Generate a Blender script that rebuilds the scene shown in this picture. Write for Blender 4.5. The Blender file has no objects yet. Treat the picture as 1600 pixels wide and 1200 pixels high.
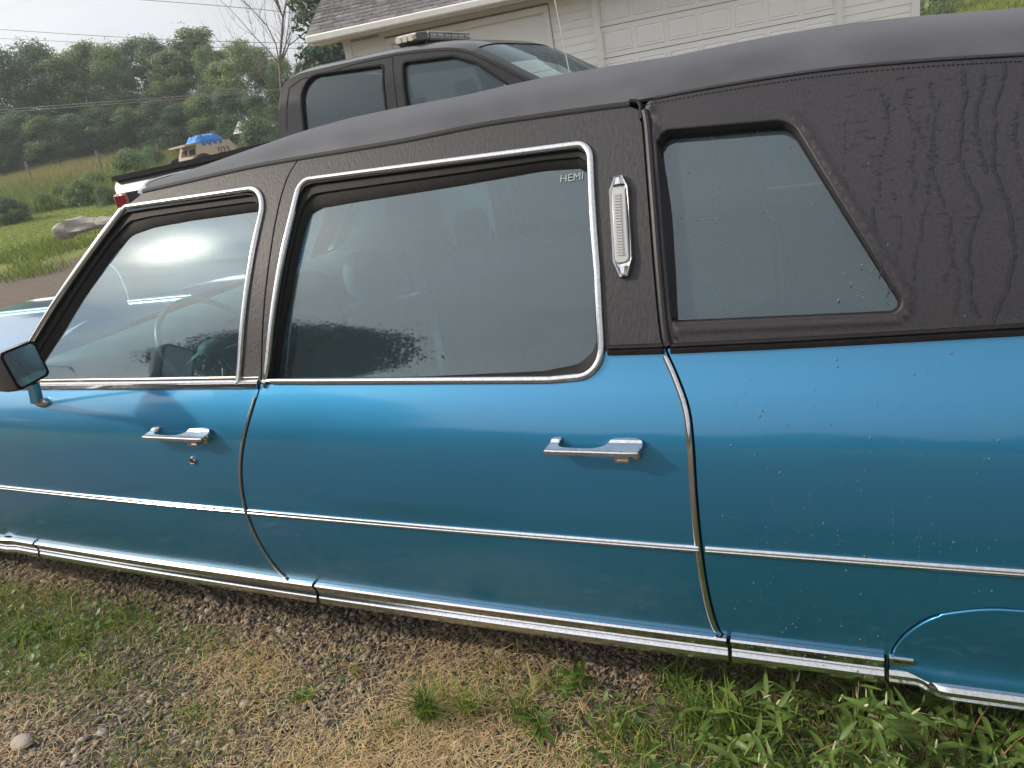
import bpy, math, random
import numpy as np
from mathutils import Vector, Matrix
from mathutils.geometry import delaunay_2d_cdt

random.seed(7); rng = np.random.default_rng(11)
S = bpy.context.scene
COL = S.collection

# ---------------------------------------------------------------- camera
FPX = 1157.411
CAM = Vector((0.0, -1.3528, 1.44))
_X = -Vector((-2430, 37, FPX)).normalized()      # world axes seen from the camera (x right, y down, z forward)
_Z = -Vector((600, 3200, FPX)).normalized()
_Y = _Z.cross(_X).normalized(); _Z = _X.cross(_Y)
RW = Matrix((_X, _Y, _Z))
cd = bpy.data.cameras.new('camera'); cam = bpy.data.objects.new('camera', cd); COL.objects.link(cam)
right = RW @ Vector((1, 0, 0)); up = RW @ Vector((0, -1, 0)); back = RW @ Vector((0, 0, -1))
cam.matrix_world = Matrix(((right.x, up.x, back.x, CAM.x), (right.y, up.y, back.y, CAM.y), (right.z, up.z, back.z, CAM.z), (0, 0, 0, 1)))
cd.sensor_width = 36; cd.lens = 36 * FPX / 1600; cd.clip_start = 0.05; cd.clip_end = 2000
S.camera = cam

# ---------------------------------------------------------------- sky, sun, exposure
SUN_AZ, SUN_EL = math.radians(-65.2), math.radians(32)     # azimuth measured from -Y towards +X
SUN = Vector((math.sin(SUN_AZ) * math.cos(SUN_EL), -math.cos(SUN_AZ) * math.cos(SUN_EL), math.sin(SUN_EL)))
W = bpy.data.worlds.new('World'); S.world = W; W.use_nodes = True
nt = W.node_tree; nt.nodes.clear()
def wn(t, **k):
    n = nt.nodes.new(t)
    for a, b in k.items(): setattr(n, a, b)
    return n
sky = wn('ShaderNodeTexSky', sky_type='NISHITA', sun_disc=False)
sky.sun_elevation = SUN_EL; sky.sun_rotation = math.atan2(SUN.x, SUN.y); sky.dust_density = 3.0; sky.air_density = 1.2
tc = wn('ShaderNodeTexCoord')
nrm = wn('ShaderNodeVectorMath', operation='NORMALIZE'); nt.links.new(tc.outputs['Generated'], nrm.inputs[0])
sep = wn('ShaderNodeSeparateXYZ'); nt.links.new(nrm.outputs[0], sep.inputs[0])
zz = wn('ShaderNodeMath', operation='MAXIMUM'); nt.links.new(sep.outputs[2], zz.inputs[0]); zz.inputs[1].default_value = 0.0
za = wn('ShaderNodeMath', operation='ADD'); nt.links.new(zz.outputs[0], za.inputs[0]); za.inputs[1].default_value = 0.16
dv = wn('ShaderNodeVectorMath', operation='DIVIDE'); nt.links.new(nrm.outputs[0], dv.inputs[0])
cmb = wn('ShaderNodeCombineXYZ')
for i in range(3): nt.links.new(za.outputs[0], cmb.inputs[i])
nt.links.new(cmb.outputs[0], dv.inputs[1])
mp = wn('ShaderNodeMapping'); mp.inputs['Scale'].default_value = (0.9, 1.5, 0.0); mp.inputs['Rotation'].default_value = (0, 0, 0.5)
nt.links.new(dv.outputs[0], mp.inputs[0])
cn = wn('ShaderNodeTexNoise'); cn.inputs['Scale'].default_value = 1.3; cn.inputs['Detail'].default_value = 7; cn.inputs['Roughness'].default_value = 0.58; cn.inputs['Distortion'].default_value = 0.6
nt.links.new(mp.outputs[0], cn.inputs[0])
cr = wn('ShaderNodeValToRGB'); cr.color_ramp.elements[0].position = 0.34; cr.color_ramp.elements[1].position = 0.60
cr.color_ramp.elements[0].color = (0.72, 0.72, 0.72, 1); cr.color_ramp.elements[1].color = (1, 1, 1, 1)
nt.links.new(cn.outputs[0], cr.inputs[0])
# thin cloud: grey, brighter where thin, glowing round the veiled sun
dt = wn('ShaderNodeVectorMath', operation='DOT_PRODUCT'); nt.links.new(nrm.outputs[0], dt.inputs[0]); dt.inputs[1].default_value = SUN
dm = wn('ShaderNodeMath', operation='MAXIMUM'); nt.links.new(dt.outputs['Value'], dm.inputs[0]); dm.inputs[1].default_value = 0
p1 = wn('ShaderNodeMath', operation='POWER'); nt.links.new(dm.outputs[0], p1.inputs[0]); p1.inputs[1].default_value = 2.6
p2 = wn('ShaderNodeMath', operation='POWER'); nt.links.new(dm.outputs[0], p2.inputs[0]); p2.inputs[1].default_value = 1100
m1 = wn('ShaderNodeMath', operation='MULTIPLY'); nt.links.new(p1.outputs[0], m1.inputs[0]); m1.inputs[1].default_value = 13.0
m2 = wn('ShaderNodeMath', operation='MULTIPLY'); nt.links.new(p2.outputs[0], m2.inputs[0]); m2.inputs[1].default_value = 190.0
thin = wn('ShaderNodeMapRange'); thin.inputs[1].default_value = .38; thin.inputs[2].default_value = .62; thin.inputs[3].default_value = 1.0; thin.inputs[4].default_value = .15; nt.links.new(cn.outputs[0], thin.inputs[0])
p3_ = wn('ShaderNodeMath', operation='POWER'); nt.links.new(dm.outputs[0], p3_.inputs[0]); p3_.inputs[1].default_value = 60
m3 = wn('ShaderNodeMath', operation='MULTIPLY'); nt.links.new(p3_.outputs[0], m3.inputs[0]); m3.inputs[1].default_value = 22
m2t = wn('ShaderNodeMath', operation='ADD'); nt.links.new(m2.outputs[0], m2t.inputs[0]); nt.links.new(m3.outputs[0], m2t.inputs[1])
m2b = wn('ShaderNodeMath', operation='MULTIPLY'); nt.links.new(m2t.outputs[0], m2b.inputs[0]); nt.links.new(thin.outputs[0], m2b.inputs[1])
ad = wn('ShaderNodeMath', operation='ADD'); nt.links.new(m1.outputs[0], ad.inputs[0]); ad.inputs[1].default_value = 0.0
ad2 = wn('ShaderNodeMath', operation='ADD'); nt.links.new(ad.outputs[0], ad2.inputs[0]); ad2.inputs[1].default_value = 7.6
cr2 = wn('ShaderNodeValToRGB'); cr2.color_ramp.elements[0].position = 0.36; cr2.color_ramp.elements[1].position = 0.66
cr2.color_ramp.elements[0].color = (0.94, 0.935, 0.945, 1); cr2.color_ramp.elements[1].color = (0.83, 0.855, 0.90, 1)
nt.links.new(cn.outputs[0], cr2.inputs[0])
sc = wn('ShaderNodeVectorMath', operation='SCALE'); nt.links.new(cr2.outputs[0], sc.inputs[0]); nt.links.new(ad2.outputs[0], sc.inputs['Scale'])
warm = wn('ShaderNodeVectorMath', operation='SCALE'); warm.inputs[0].default_value = (1.0, .90, .70); nt.links.new(m2b.outputs[0], warm.inputs['Scale'])
scw = wn('ShaderNodeVectorMath', operation='ADD'); nt.links.new(sc.outputs[0], scw.inputs[0]); nt.links.new(warm.outputs[0], scw.inputs[1])
mx = wn('ShaderNodeMixRGB'); nt.links.new(cr.outputs[0], mx.inputs[0]); nt.links.new(sky.outputs[0], mx.inputs[1]); nt.links.new(scw.outputs[0], mx.inputs[2])
bg = wn('ShaderNodeBackground'); bg.inputs[1].default_value = 0.12; nt.links.new(mx.outputs[0], bg.inputs[0])
wo = wn('ShaderNodeOutputWorld'); nt.links.new(bg.outputs[0], wo.inputs[0])
sl = bpy.data.lights.new('sun', 'SUN'); sl.energy = 3.4; sl.angle = math.radians(2.5); sl.color = (1.0, 0.88, 0.72)
so = bpy.data.objects.new('sun', sl); COL.objects.link(so); so.rotation_euler = (-SUN).to_track_quat('-Z', 'Y').to_euler(); so.location = (-4, -6, 8)
S.view_settings.view_transform = 'Standard'; S.view_settings.look = 'None'; S.view_settings.gamma = 1; S.view_settings.exposure = 0.0
S.view_settings.use_curve_mapping = False
S.render.engine = 'CYCLES'; S.cycles.max_bounces = 10; S.cycles.transparent_max_bounces = 24; S.cycles.caustics_reflective = False; S.cycles.caustics_refractive = False
S.cycles.sample_clamp_indirect = 6.0

# ---------------------------------------------------------------- materials
def M(name, color, rough=0.6, metal=0.0, spec=0.5, coat=0.0, coat_r=0.03, var=None, vscale=20, vdetail=4, bump=0, bscale=100, bdetail=3,
      stretch=(1, 1, 1), attr=None, attr_amt=1.0, rvar=0, trans=0, emit=None, objvar=0, btype='noise', sheen=0, coords='Object'):
    m = bpy.data.materials.new(name); m.use_nodes = True
    t = m.node_tree; N = t.nodes; L = t.links; b = N['Principled BSDF']
    b.inputs['Base Color'].default_value = (*color, 1); b.inputs['Roughness'].default_value = rough; b.inputs['Metallic'].default_value = metal
    b.inputs['Specular IOR Level'].default_value = spec; b.inputs['Coat Weight'].default_value = coat; b.inputs['Coat Roughness'].default_value = coat_r
    b.inputs['Sheen Weight'].default_value = sheen
    c = N.new('ShaderNodeTexCoord'); mp = N.new('ShaderNodeMapping'); mp.inputs['Scale'].default_value = stretch; L.new(c.outputs[coords], mp.inputs[0])
    out = None
    if var:
        n = N.new('ShaderNodeTexNoise'); n.inputs['Scale'].default_value = vscale; n.inputs['Detail'].default_value = vdetail; L.new(mp.outputs[0], n.inputs[0])
        r = N.new('ShaderNodeValToRGB'); r.color_ramp.elements[0].position = .35; r.color_ramp.elements[1].position = .68
        r.color_ramp.elements[0].color = (*color, 1); r.color_ramp.elements[1].color = (*var, 1); L.new(n.outputs[0], r.inputs[0]); out = r.outputs[0]
        if rvar:
            q = N.new('ShaderNodeMapRange'); q.inputs[3].default_value = rough - rvar; q.inputs[4].default_value = rough + rvar
            L.new(n.outputs[0], q.inputs[0]); L.new(q.outputs[0], b.inputs['Roughness'])
    if attr:
        a = N.new('ShaderNodeAttribute'); a.attribute_name = attr
        mm = N.new('ShaderNodeMixRGB'); mm.blend_type = 'MULTIPLY'; mm.inputs[0].default_value = attr_amt
        if out: L.new(out, mm.inputs[1])
        else: mm.inputs[1].default_value = (*color, 1)
        L.new(a.outputs['Color'], mm.inputs[2]); out = mm.outputs[0]
    if objvar:
        oi = N.new('ShaderNodeObjectInfo'); hs = N.new('ShaderNodeHueSaturation')
        mr = N.new('ShaderNodeMapRange'); mr.inputs[3].default_value = 1 - objvar; mr.inputs[4].default_value = 1 + objvar
        L.new(oi.outputs['Random'], mr.inputs[0]); L.new(mr.outputs[0], hs.inputs['Value'])
        if out: L.new(out, hs.inputs['Color'])
        else: hs.inputs['Color'].default_value = (*color, 1)
        out = hs.outputs[0]
    if out: L.new(out, b.inputs['Base Color'])
    if bump:
        n = N.new('ShaderNodeTexNoise' if btype == 'noise' else 'ShaderNodeTexVoronoi'); n.inputs['Scale'].default_value = bscale
        if btype == 'noise': n.inputs['Detail'].default_value = bdetail
        L.new(mp.outputs[0], n.inputs[0])
        u = N.new('ShaderNodeBump'); u.inputs['Strength'].default_value = 1.0; u.inputs['Distance'].default_value = bump
        L.new(n.outputs[0], u.inputs['Height']); L.new(u.outputs[0], b.inputs['Normal'])
    if trans: b.inputs['Transmission Weight'].default_value = trans
    if emit: b.inputs['Emission Color'].default_value = (*emit, 1); b.inputs['Emission Strength'].default_value = 1
    return m

def leafmat(name, color, attr='col', translucent=0.35, rough=0.5):
    m = bpy.data.materials.new(name); m.use_nodes = True; t = m.node_tree; N = t.nodes; L = t.links
    b = N['Principled BSDF']; b.inputs['Roughness'].default_value = rough; b.inputs['Specular IOR Level'].default_value = 0.35
    a = N.new('ShaderNodeAttribute'); a.attribute_name = attr
    mm = N.new('ShaderNodeMixRGB'); mm.blend_type = 'MULTIPLY'; mm.inputs[0].default_value = 1; mm.inputs[1].default_value = (*color, 1); L.new(a.outputs['Color'], mm.inputs[2])
    oi = N.new('ShaderNodeObjectInfo'); hs = N.new('ShaderNodeHueSaturation'); mr = N.new('ShaderNodeMapRange'); mr.inputs[3].default_value = .8; mr.inputs[4].default_value = 1.2
    L.new(oi.outputs['Random'], mr.inputs[0]); L.new(mr.outputs[0], hs.inputs['Value']); L.new(mm.outputs[0], hs.inputs['Color'])
    L.new(hs.outputs[0], b.inputs['Base Color'])
    tr = N.new('ShaderNodeBsdfTranslucent'); L.new(hs.outputs[0], tr.inputs[0])
    mx = N.new('ShaderNodeMixShader'); mx.inputs[0].default_value = translucent; L.new(b.outputs[0], mx.inputs[1]); L.new(tr.outputs[0], mx.inputs[2])
    L.new(mx.outputs[0], N['Material Output'].inputs[0])
    return m

def glassmat(name, tint, ior=1.5, rough=0.0, dirt=0.0):
    m = bpy.data.materials.new(name); m.use_nodes = True; t = m.node_tree; N = t.nodes; L = t.links
    for n in list(N):
        if n.type != 'OUTPUT_MATERIAL': N.remove(n)
    tr = N.new('ShaderNodeBsdfTransparent'); tr.inputs[0].default_value = (*tint, 1)
    gl = N.new('ShaderNodeBsdfGlossy'); gl.inputs['Roughness'].default_value = rough; gl.inputs['Color'].default_value = (.80, .92, .97, 1)
    fr = N.new('ShaderNodeFresnel'); fr.inputs[0].default_value = ior
    mx = N.new('ShaderNodeMixShader'); L.new(fr.outputs[0], mx.inputs[0]); L.new(tr.outputs[0], mx.inputs[1]); L.new(gl.outputs[0], mx.inputs[2])
    last = mx.outputs[0]
    if dirt:
        df = N.new('ShaderNodeBsdfDiffuse'); df.inputs[0].default_value = (.28, .41, .48, 1)
        m2 = N.new('ShaderNodeMixShader'); m2.inputs[0].default_value = dirt; L.new(last, m2.inputs[1]); L.new(df.outputs[0], m2.inputs[2]); last = m2.outputs[0]
    L.new(last, N['Material Output'].inputs[0])
    return m

# ---------------------------------------------------------------- object helpers
def tag(o, label=None, cat=None, group=None, kind=None):
    if label: o['label'] = label
    if cat: o['category'] = cat
    if group: o['group'] = group
    if kind: o['kind'] = kind
    return o

def empty(name, loc=(0, 0, 0), rz=0.0, **k):
    o = bpy.data.objects.new(name, None); COL.objects.link(o); o.location = loc; o.rotation_euler = (0, 0, rz); o.empty_display_size = .2
    return tag(o, **k)

def link(name, me, mat, parent=None, kind=None):
    o = bpy.data.objects.new(name, me); COL.objects.link(o)
    if mat is not None and not me.materials: me.materials.append(mat)
    if parent is not None:
        o.parent = parent
    if kind: o['kind'] = kind
    return o

def mk(name, verts, faces, mat, parent=None, smooth=True, normals=None, angle=35, kind=None):
    """verts in world metres; the parents used here sit unrotated at their location, so shift into parent space"""
    if parent is not None:
        off = Vector((0, 0, 0)); p = parent
        while p is not None: off += p.location; p = p.parent
        verts = [(v[0] - off.x, v[1] - off.y, v[2] - off.z) for v in verts]
    me = bpy.data.meshes.new(name); me.from_pydata([tuple(v) for v in verts], [], [tuple(f) for f in faces]); me.validate(); me.update()
    if smooth:
        me.shade_smooth()
        if normals is None: me.set_sharp_from_angle(angle=math.radians(angle))
        elif len(normals) == len(me.vertices): me.normals_split_custom_set_from_vertices([tuple(n) for n in normals])
    return link(name, me, mat, parent, kind)

def npm(name, V, F, mat, parent=None, col=None, smooth=False, kind=None):
    """big mesh from numpy: V (n,3), F (m,k)"""
    me = bpy.data.meshes.new(name); V = np.asarray(V, np.float32); F = np.asarray(F, np.int32)
    me.vertices.add(len(V)); me.vertices.foreach_set('co', V.ravel())
    me.loops.add(F.size); me.loops.foreach_set('vertex_index', F.ravel())
    me.polygons.add(len(F)); me.polygons.foreach_set('loop_start', np.arange(0, F.size, F.shape[1], dtype=np.int32))
    if col is not None:
        a = me.color_attributes.new('col', 'FLOAT_COLOR', 'POINT'); c = np.ones((len(V), 4), np.float32); c[:, :3] = col; a.data.foreach_set('color', c.ravel())
    me.update(); me.validate()
    if smooth: me.shade_smooth()
    return link(name, me, mat, parent, kind)

def boxv(c, s, R=None):
    out = []
    for i in (-1, 1):
        for j in (-1, 1):
            for k in (-1, 1):
                v = Vector((i * s[0] / 2, j * s[1] / 2, k * s[2] / 2))
                if R is not None: v = R @ v
                out.append(tuple(v + Vector(c)))
    return out, [(0, 1, 3, 2), (4, 6, 7, 5), (0, 4, 5, 1), (2, 3, 7, 6), (0, 2, 6, 4), (1, 5, 7, 3)]

def box(name, c, s, mat, parent=None, R=None, bev=0.0, kind=None):
    v, f = boxv(c, s, R)
    o = mk(name, v, f, mat, parent, smooth=bool(bev), kind=kind)
    if bev:
        b = o.modifiers.new('b', 'BEVEL'); b.width = bev; b.segments = 2
    return o

class MB:
    def __init__(s): s.v = []; s.f = []
    def add(s, v, f):
        n = len(s.v); s.v += [tuple(x) for x in v]; s.f += [tuple(i + n for i in q) for q in f]; return s
    def box(s, c, d, R=None): return s.add(*boxv(c, d, R))
    def build(s, name, mat, parent=None, **k): return mk(name, s.v, s.f, mat, parent, **k)

def tubev(path, rad, n=8, caps=True):
    path = [Vector(p) for p in path]; V = []; F = []
    if not hasattr(rad, '__len__'): rad = [rad] * len(path)
    ref = Vector((0, 0, 1))
    for i, p in enumerate(path):
        t = (path[min(i + 1, len(path) - 1)] - path[max(i - 1, 0)]).normalized()
        a = t.cross(ref)
        if a.length < .05: a = t.cross(Vector((1, 0, 0)))
        a.normalize(); b = t.cross(a)
        for k in range(n):
            q = 2 * math.pi * k / n; V.append(p + (a * math.cos(q) + b * math.sin(q)) * rad[i])
    for i in range(len(path) - 1):
        for k in range(n):
            F.append((i * n + k, i * n + (k + 1) % n, (i + 1) * n + (k + 1) % n, (i + 1) * n + k))
    if caps: F.append(tuple(range(n - 1, -1, -1))); F.append(tuple((len(path) - 1) * n + k for k in range(n)))
    return V, F

def tube(name, path, rad, mat, parent=None, n=8, **k): return mk(name, *tubev(path, rad, n), mat, parent, **k)

def grid(name, P, mat, parent=None, flip=False, **k):
    """P[i][j] points"""
    n, m = len(P), len(P[0]); V = [p for r in P for p in r]; F = []
    for i in range(n - 1):
        for j in range(m - 1):
            q = (i * m + j, i * m + j + 1, (i + 1) * m + j + 1, (i + 1) * m + j)
            F.append(q[::-1] if flip else q)
    return mk(name, V, F, mat, parent, **k)

# ---------------------------------------------------------------- 2D helpers
def resample(pts, step, closed=True):
    out = []; n = len(pts)
    for i in range(n if closed else n - 1):
        a = np.array(pts[i], float); b = np.array(pts[(i + 1) % n], float); d = np.linalg.norm(b - a); k = max(1, int(math.ceil(d / step)))
        for j in range(k): out.append(a + (b - a) * j / k)
    if not closed: out.append(np.array(pts[-1], float))
    return out

def spline(pts, k=8):
    P = [np.array(p, float) for p in pts]; P = [2 * P[0] - P[1]] + P + [2 * P[-1] - P[-2]]; out = []
    for i in range(1, len(P) - 2):
        for j in range(k):
            t = j / k
            out.append(0.5 * ((2 * P[i]) + (-P[i-1] + P[i+1]) * t + (2*P[i-1] - 5*P[i] + 4*P[i+1] - P[i+2]) * t*t + (-P[i-1] + 3*P[i] - 3*P[i+1] + P[i+2]) * t**3))
    out.append(P[-2]); return out

def rounded(pts, radii, seg=8):
    out = []; n = len(pts)
    for i in range(n):
        p = np.array(pts[i], float); a = np.array(pts[i - 1], float) - p; b = np.array(pts[(i + 1) % n], float) - p
        la, lb = np.linalg.norm(a), np.linalg.norm(b); a /= la; b /= lb; r = radii[i]
        if r <= 0: out.append(p); continue
        ang = math.acos(max(-1, min(1, a @ b))); d = min(r / math.tan(ang / 2), la * .48, lb * .48); r = d * math.tan(ang / 2)
        c = p + (a + b) / np.linalg.norm(a + b) * (r / math.sin(ang / 2)); s = p + a * d - c; e = p + b * d - c
        a0 = math.atan2(s[1], s[0]); a1 = math.atan2(e[1], e[0]); da = (a1 - a0 + math.pi) % (2 * math.pi) - math.pi
        for k in range(seg + 1):
            q = a0 + da * k / seg; out.append(c + r * np.array([math.cos(q), math.sin(q)]))
    return out

def area(p): 
    p = np.array(p); x, y = p[:, 0], p[:, 1]; return .5 * np.sum(x * np.roll(y, -1) - np.roll(x, -1) * y)
def ccw(p): return list(p) if area(p) > 0 else list(p)[::-1]
def inset(p, d):
    """move a closed CCW outline inwards by d"""
    p = ccw(p); n = len(p); out = []
    for i in range(n):
        t1 = p[i] - p[i - 1]; t2 = p[(i + 1) % n] - p[i]
        t1 = t1 / (np.linalg.norm(t1) + 1e-9); t2 = t2 / (np.linalg.norm(t2) + 1e-9)
        n1 = np.array([-t1[1], t1[0]]); n2 = np.array([-t2[1], t2[0]]); m = n1 + n2; l = np.linalg.norm(m)
        m = m / l if l > 1e-6 else n1; out.append(p[i] + m * d / max(.45, m @ n1))
    return out
def inside(pts, poly):
    pts = np.asarray(pts); poly = np.asarray(poly); x, y = pts[:, 0], pts[:, 1]; r = np.zeros(len(pts), bool); j = len(poly) - 1
    for i in range(len(poly)):
        xi, yi, xj, yj = poly[i][0], poly[i][1], poly[j][0], poly[j][1]
        if yi != yj:
            c = ((yi > y) != (yj > y)) & (x < (xj - xi) * (y - yi) / (yj - yi) + xi); r ^= c
        j = i
    return r

def panel(name, outer, holes, fn, mat, parent=None, step=0.03, depth=0.012, round_=0.0015, edge_step=None, **k):
    """curved sheet: outline in (u,v), fn(u,v)->(point, normal); its rim is rounded over and returned inwards by depth"""
    es = edge_step or step
    loops = [resample(ccw(outer), es)] + [resample(ccw(h)[::-1], es) for h in holes]
    pts = []; edges = []; rng_ = []
    for lp in loops:
        s = len(pts); pts += lp; n = len(lp); edges += [(s + i, s + (i + 1) % n) for i in range(n)]; rng_.append((s, n))
    B = np.array(pts); lo = B.min(0); hi = B.max(0)
    gx, gy = np.meshgrid(np.arange(lo[0] + step / 2, hi[0], step), np.arange(lo[1] + step / 2, hi[1], step)); G = np.c_[gx.ravel(), gy.ravel()]
    if len(G):
        ok = inside(G, loops[0])
        for h in loops[1:]: ok &= ~inside(G, h)
        G = G[ok]
        if len(G):
            d = np.full(len(G), 9.0)
            for b in B: d = np.minimum(d, np.hypot(G[:, 0] - b[0], G[:, 1] - b[1]))
            G = G[d > step * .45]
    allp = [Vector((p[0], p[1])) for p in pts] + [Vector((p[0], p[1])) for p in G]
    vo, eo, fo, ov, oe, of = delaunay_2d_cdt(allp, edges, [], 1, 1e-6)
    C = np.array([[sum(vo[i].x for i in f) / 3, sum(vo[i].y for i in f) / 3] for f in fo]); ok = inside(C, loops[0])
    for h in loops[1:]: ok &= ~inside(C, h)
    back_ = {}
    for i, src in enumerate(ov):
        for s in src: back_[s] = i
    V = []; Nn = []
    for p in vo:
        a, b = fn(p.x, p.y); V.append(Vector(a)); Nn.append(Vector(b))
    F = []
    for f, o in zip(fo, ok):
        if not o: continue
        f = list(f); a, b, c = (V[i] for i in f[:3])
        if (b - a).cross(c - a).dot(Nn[f[0]]) < 0: f.reverse()
        F.append(f)
    if depth:
        for (s, n) in rng_:
            idx = [back_.get(s + i, s + i) for i in range(n)]; r2 = []
            for i in range(n):
                p = V[idx[i]]; t = V[idx[(i + 1) % n]] - V[idx[i - 1]]
                if t.length < 1e-9: t = Vector((1, 0, 0))
                t.normalize(); nn = Nn[idx[i]]; o = t.cross(nn).normalized()
                q = p + o * round_ - nn * round_; r2.append((len(V), len(V) + 1)); V += [q, q - nn * depth]; Nn += [o, o]
            for i in range(n):
                j = (i + 1) % n; a, b = idx[i], idx[j]
                F.append((b, a, r2[i][0], r2[j][0])); F.append((r2[j][0], r2[i][0], r2[i][1], r2[j][1]))
    return mk(name, V, F, mat, parent, normals=Nn, **k)

def sweep(name, path, prof, mat, parent=None, closed=False, flip=False, **k):
    """path: [(point, normal)], prof: [(across, out)]"""
    P = [Vector(p) for p, n in path]; NN = [Vector(n) for p, n in path]; n = len(P); m = len(prof); V = []; F = []
    for i in range(n):
        if closed: t1 = (P[i] - P[i - 1]).normalized(); t2 = (P[(i + 1) % n] - P[i]).normalized()
        else: t1 = (P[i] - P[i - 1]).normalized() if i else (P[1] - P[0]).normalized(); t2 = (P[i + 1] - P[i]).normalized() if i < n - 1 else t1
        t = (t1 + t2).normalized(); s = NN[i].cross(t).normalized(); sc_ = 1 / max(.6, (NN[i].cross(t1).normalized()).dot(s))
        for a, b in prof: V.append(P[i] + s * a * sc_ + NN[i] * b)
    for i in range(n if closed else n - 1):
        for j in range(m):
            q = (i * m + j, ((i + 1) % n) * m + j, ((i + 1) % n) * m + (j + 1) % m, i * m + (j + 1) % m)
            F.append(q)
    if not closed: F.append(tuple(range(m))); F.append(tuple((n - 1) * m + j for j in range(m - 1, -1, -1)))
    o = mk(name, V, F, mat, parent, **k)
    import bmesh
    bm = bmesh.new(); bm.from_mesh(o.data); bmesh.ops.recalc_face_normals(bm, faces=bm.faces); bm.to_mesh(o.data); bm.free()
    return o

def textmesh(name, s, size, mat, parent, origin, xdir, ydir, extrude=0.0008):
    cu = bpy.data.curves.new(name, 'FONT'); cu.body = s; cu.size = size; cu.extrude = extrude; cu.align_x = 'CENTER'; cu.align_y = 'CENTER'; cu.resolution_u = 3
    ob = bpy.data.objects.new(name, cu); COL.objects.link(ob); dg = bpy.context.evaluated_depsgraph_get(); dg.update()
    me = bpy.data.meshes.new_from_object(ob.evaluated_get(dg)); bpy.data.objects.remove(ob)
    x = Vector(xdir).normalized(); y = Vector(ydir).normalized(); z = x.cross(y)
    off = Vector((0, 0, 0)); p = parent
    while p is not None: off += p.location; p = p.parent
    me.transform(Matrix(((x.x, y.x, z.x, origin[0] - off.x), (x.y, y.y, z.y, origin[1] - off.y), (x.z, y.z, z.z, origin[2] - off.z), (0, 0, 0, 1))))
    me.materials.clear()
    return link(name, me, mat, parent)

# survey helpers: where the line of sight of a surveyed picture point meets a real surface
def ray(px, py): return (RW @ Vector((px - 800, py - 600, FPX))).normalized()
def on_y(px, py, y):
    d = ray(px, py); return CAM + d * ((y - CAM.y) / d.y)
def on_z(px, py, z):
    d = ray(px, py); return CAM + d * ((z - CAM.z) / d.z)
def on_plane(px, py, P0, n):
    d = ray(px, py); return CAM + d * ((Vector(P0) - CAM).dot(n) / d.dot(n))
def heading(px, r, z=None):
    """ground point r metres away under picture column px (taken at the horizon)"""
    d = ray(px, 196 - .1875 * (px - 724)); q = Vector((d.x, d.y)).normalized()
    p = Vector((CAM.x + q.x * r, CAM.y + q.y * r, 0)); p.z = terrain(p.x, p.y) if z is None else z; return p
def _ss(a, b, x): t = min(1, max(0, (x - a) / (b - a))); return t * t * (3 - 2 * t)
def terrain(x, y):
    r = math.hypot(x, y + 1.35); s = _ss(-4, 8, y)
    e = r - 11; rise = 0 if e <= 0 else (e * e / 12 if e < 6 else e - 3)
    rise = min(rise, 75 + (rise - 75) * .3) if rise > 75 else rise
    return .100 * rise * s + .05 * math.sin(x * .31) * math.sin(y * .23) * _ss(14, 25, r)
# ================================================================ ground and terrain
def groundmat():
    m = bpy.data.materials.new('ground_soil_grass'); m.use_nodes = True; t = m.node_tree; N = t.nodes; L = t.links; b = N['Principled BSDF']; b.inputs['Roughness'].default_value = .95; b.inputs['Specular IOR Level'].default_value = .15
    g = N.new('ShaderNodeNewGeometry')
    def noise(s, d=5, r=.6):
        n = N.new('ShaderNodeTexNoise'); n.inputs['Scale'].default_value = s; n.inputs['Detail'].default_value = d; n.inputs['Roughness'].default_value = r; L.new(g.outputs['Position'], n.inputs[0]); return n.outputs[0]
    def ramp(f, a, b_, c0, c1):
        r = N.new('ShaderNodeValToRGB'); r.color_ramp.elements[0].position = a; r.color_ramp.elements[1].position = b_; r.color_ramp.elements[0].color = (*c0, 1); r.color_ramp.elements[1].color = (*c1, 1); L.new(f, r.inputs[0]); return r.outputs[0]
    def mix(f, a, b_):
        x = N.new('ShaderNodeMixRGB'); L.new(f, x.inputs[0]); L.new(a, x.inputs[1]); L.new(b_, x.inputs[2]); return x.outputs[0]
    gravel = ramp(noise(45, 6), .3, .7, (.075, .058, .046), (.27, .225, .19))
    lawn = ramp(noise(9, 8, .7), .3, .72, (.14, .18, .05), (.30, .32, .10))
    mead = ramp(noise(3, 7), .35, .68, (.17, .18, .07), (.31, .27, .14))
    a = N.new('ShaderNodeAttribute'); a.attribute_name = 'col'; s = N.new('ShaderNodeSeparateColor'); L.new(a.outputs['Color'], s.inputs[0])
    def edge(ch, amt=.5):
        x = N.new('ShaderNodeMath'); x.operation = 'MULTIPLY_ADD'; x.inputs[1].default_value = 1; L.new(ch, x.inputs[0]); y = N.new('ShaderNodeMath'); y.operation = 'MULTIPLY_ADD'; L.new(noise(1.6, 8, .7), y.inputs[0]); y.inputs[1].default_value = amt * 2; y.inputs[2].default_value = -amt
        L.new(y.outputs[0], x.inputs[2]); q = N.new('ShaderNodeMapRange'); q.inputs[1].default_value = .4; q.inputs[2].default_value = .6; L.new(x.outputs[0], q.inputs[0]); return q.outputs[0]
    c = mix(edge(s.outputs[0]), gravel, lawn); c = mix(edge(s.outputs[1]), c, mead); L.new(c, b.inputs['Base Color'])
    bu = N.new('ShaderNodeBump'); bu.inputs['Distance'].default_value = .02; L.new(noise(60, 6), bu.inputs['Height']); L.new(bu.outputs[0], b.inputs['Normal'])
    return m
rad = [0.0] + list(np.concatenate([np.linspace(.15, 4, 36), np.geomspace(4.2, 60, 60), np.geomspace(66, 230, 12)])); na = 160
V = []; C_ = []
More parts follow.
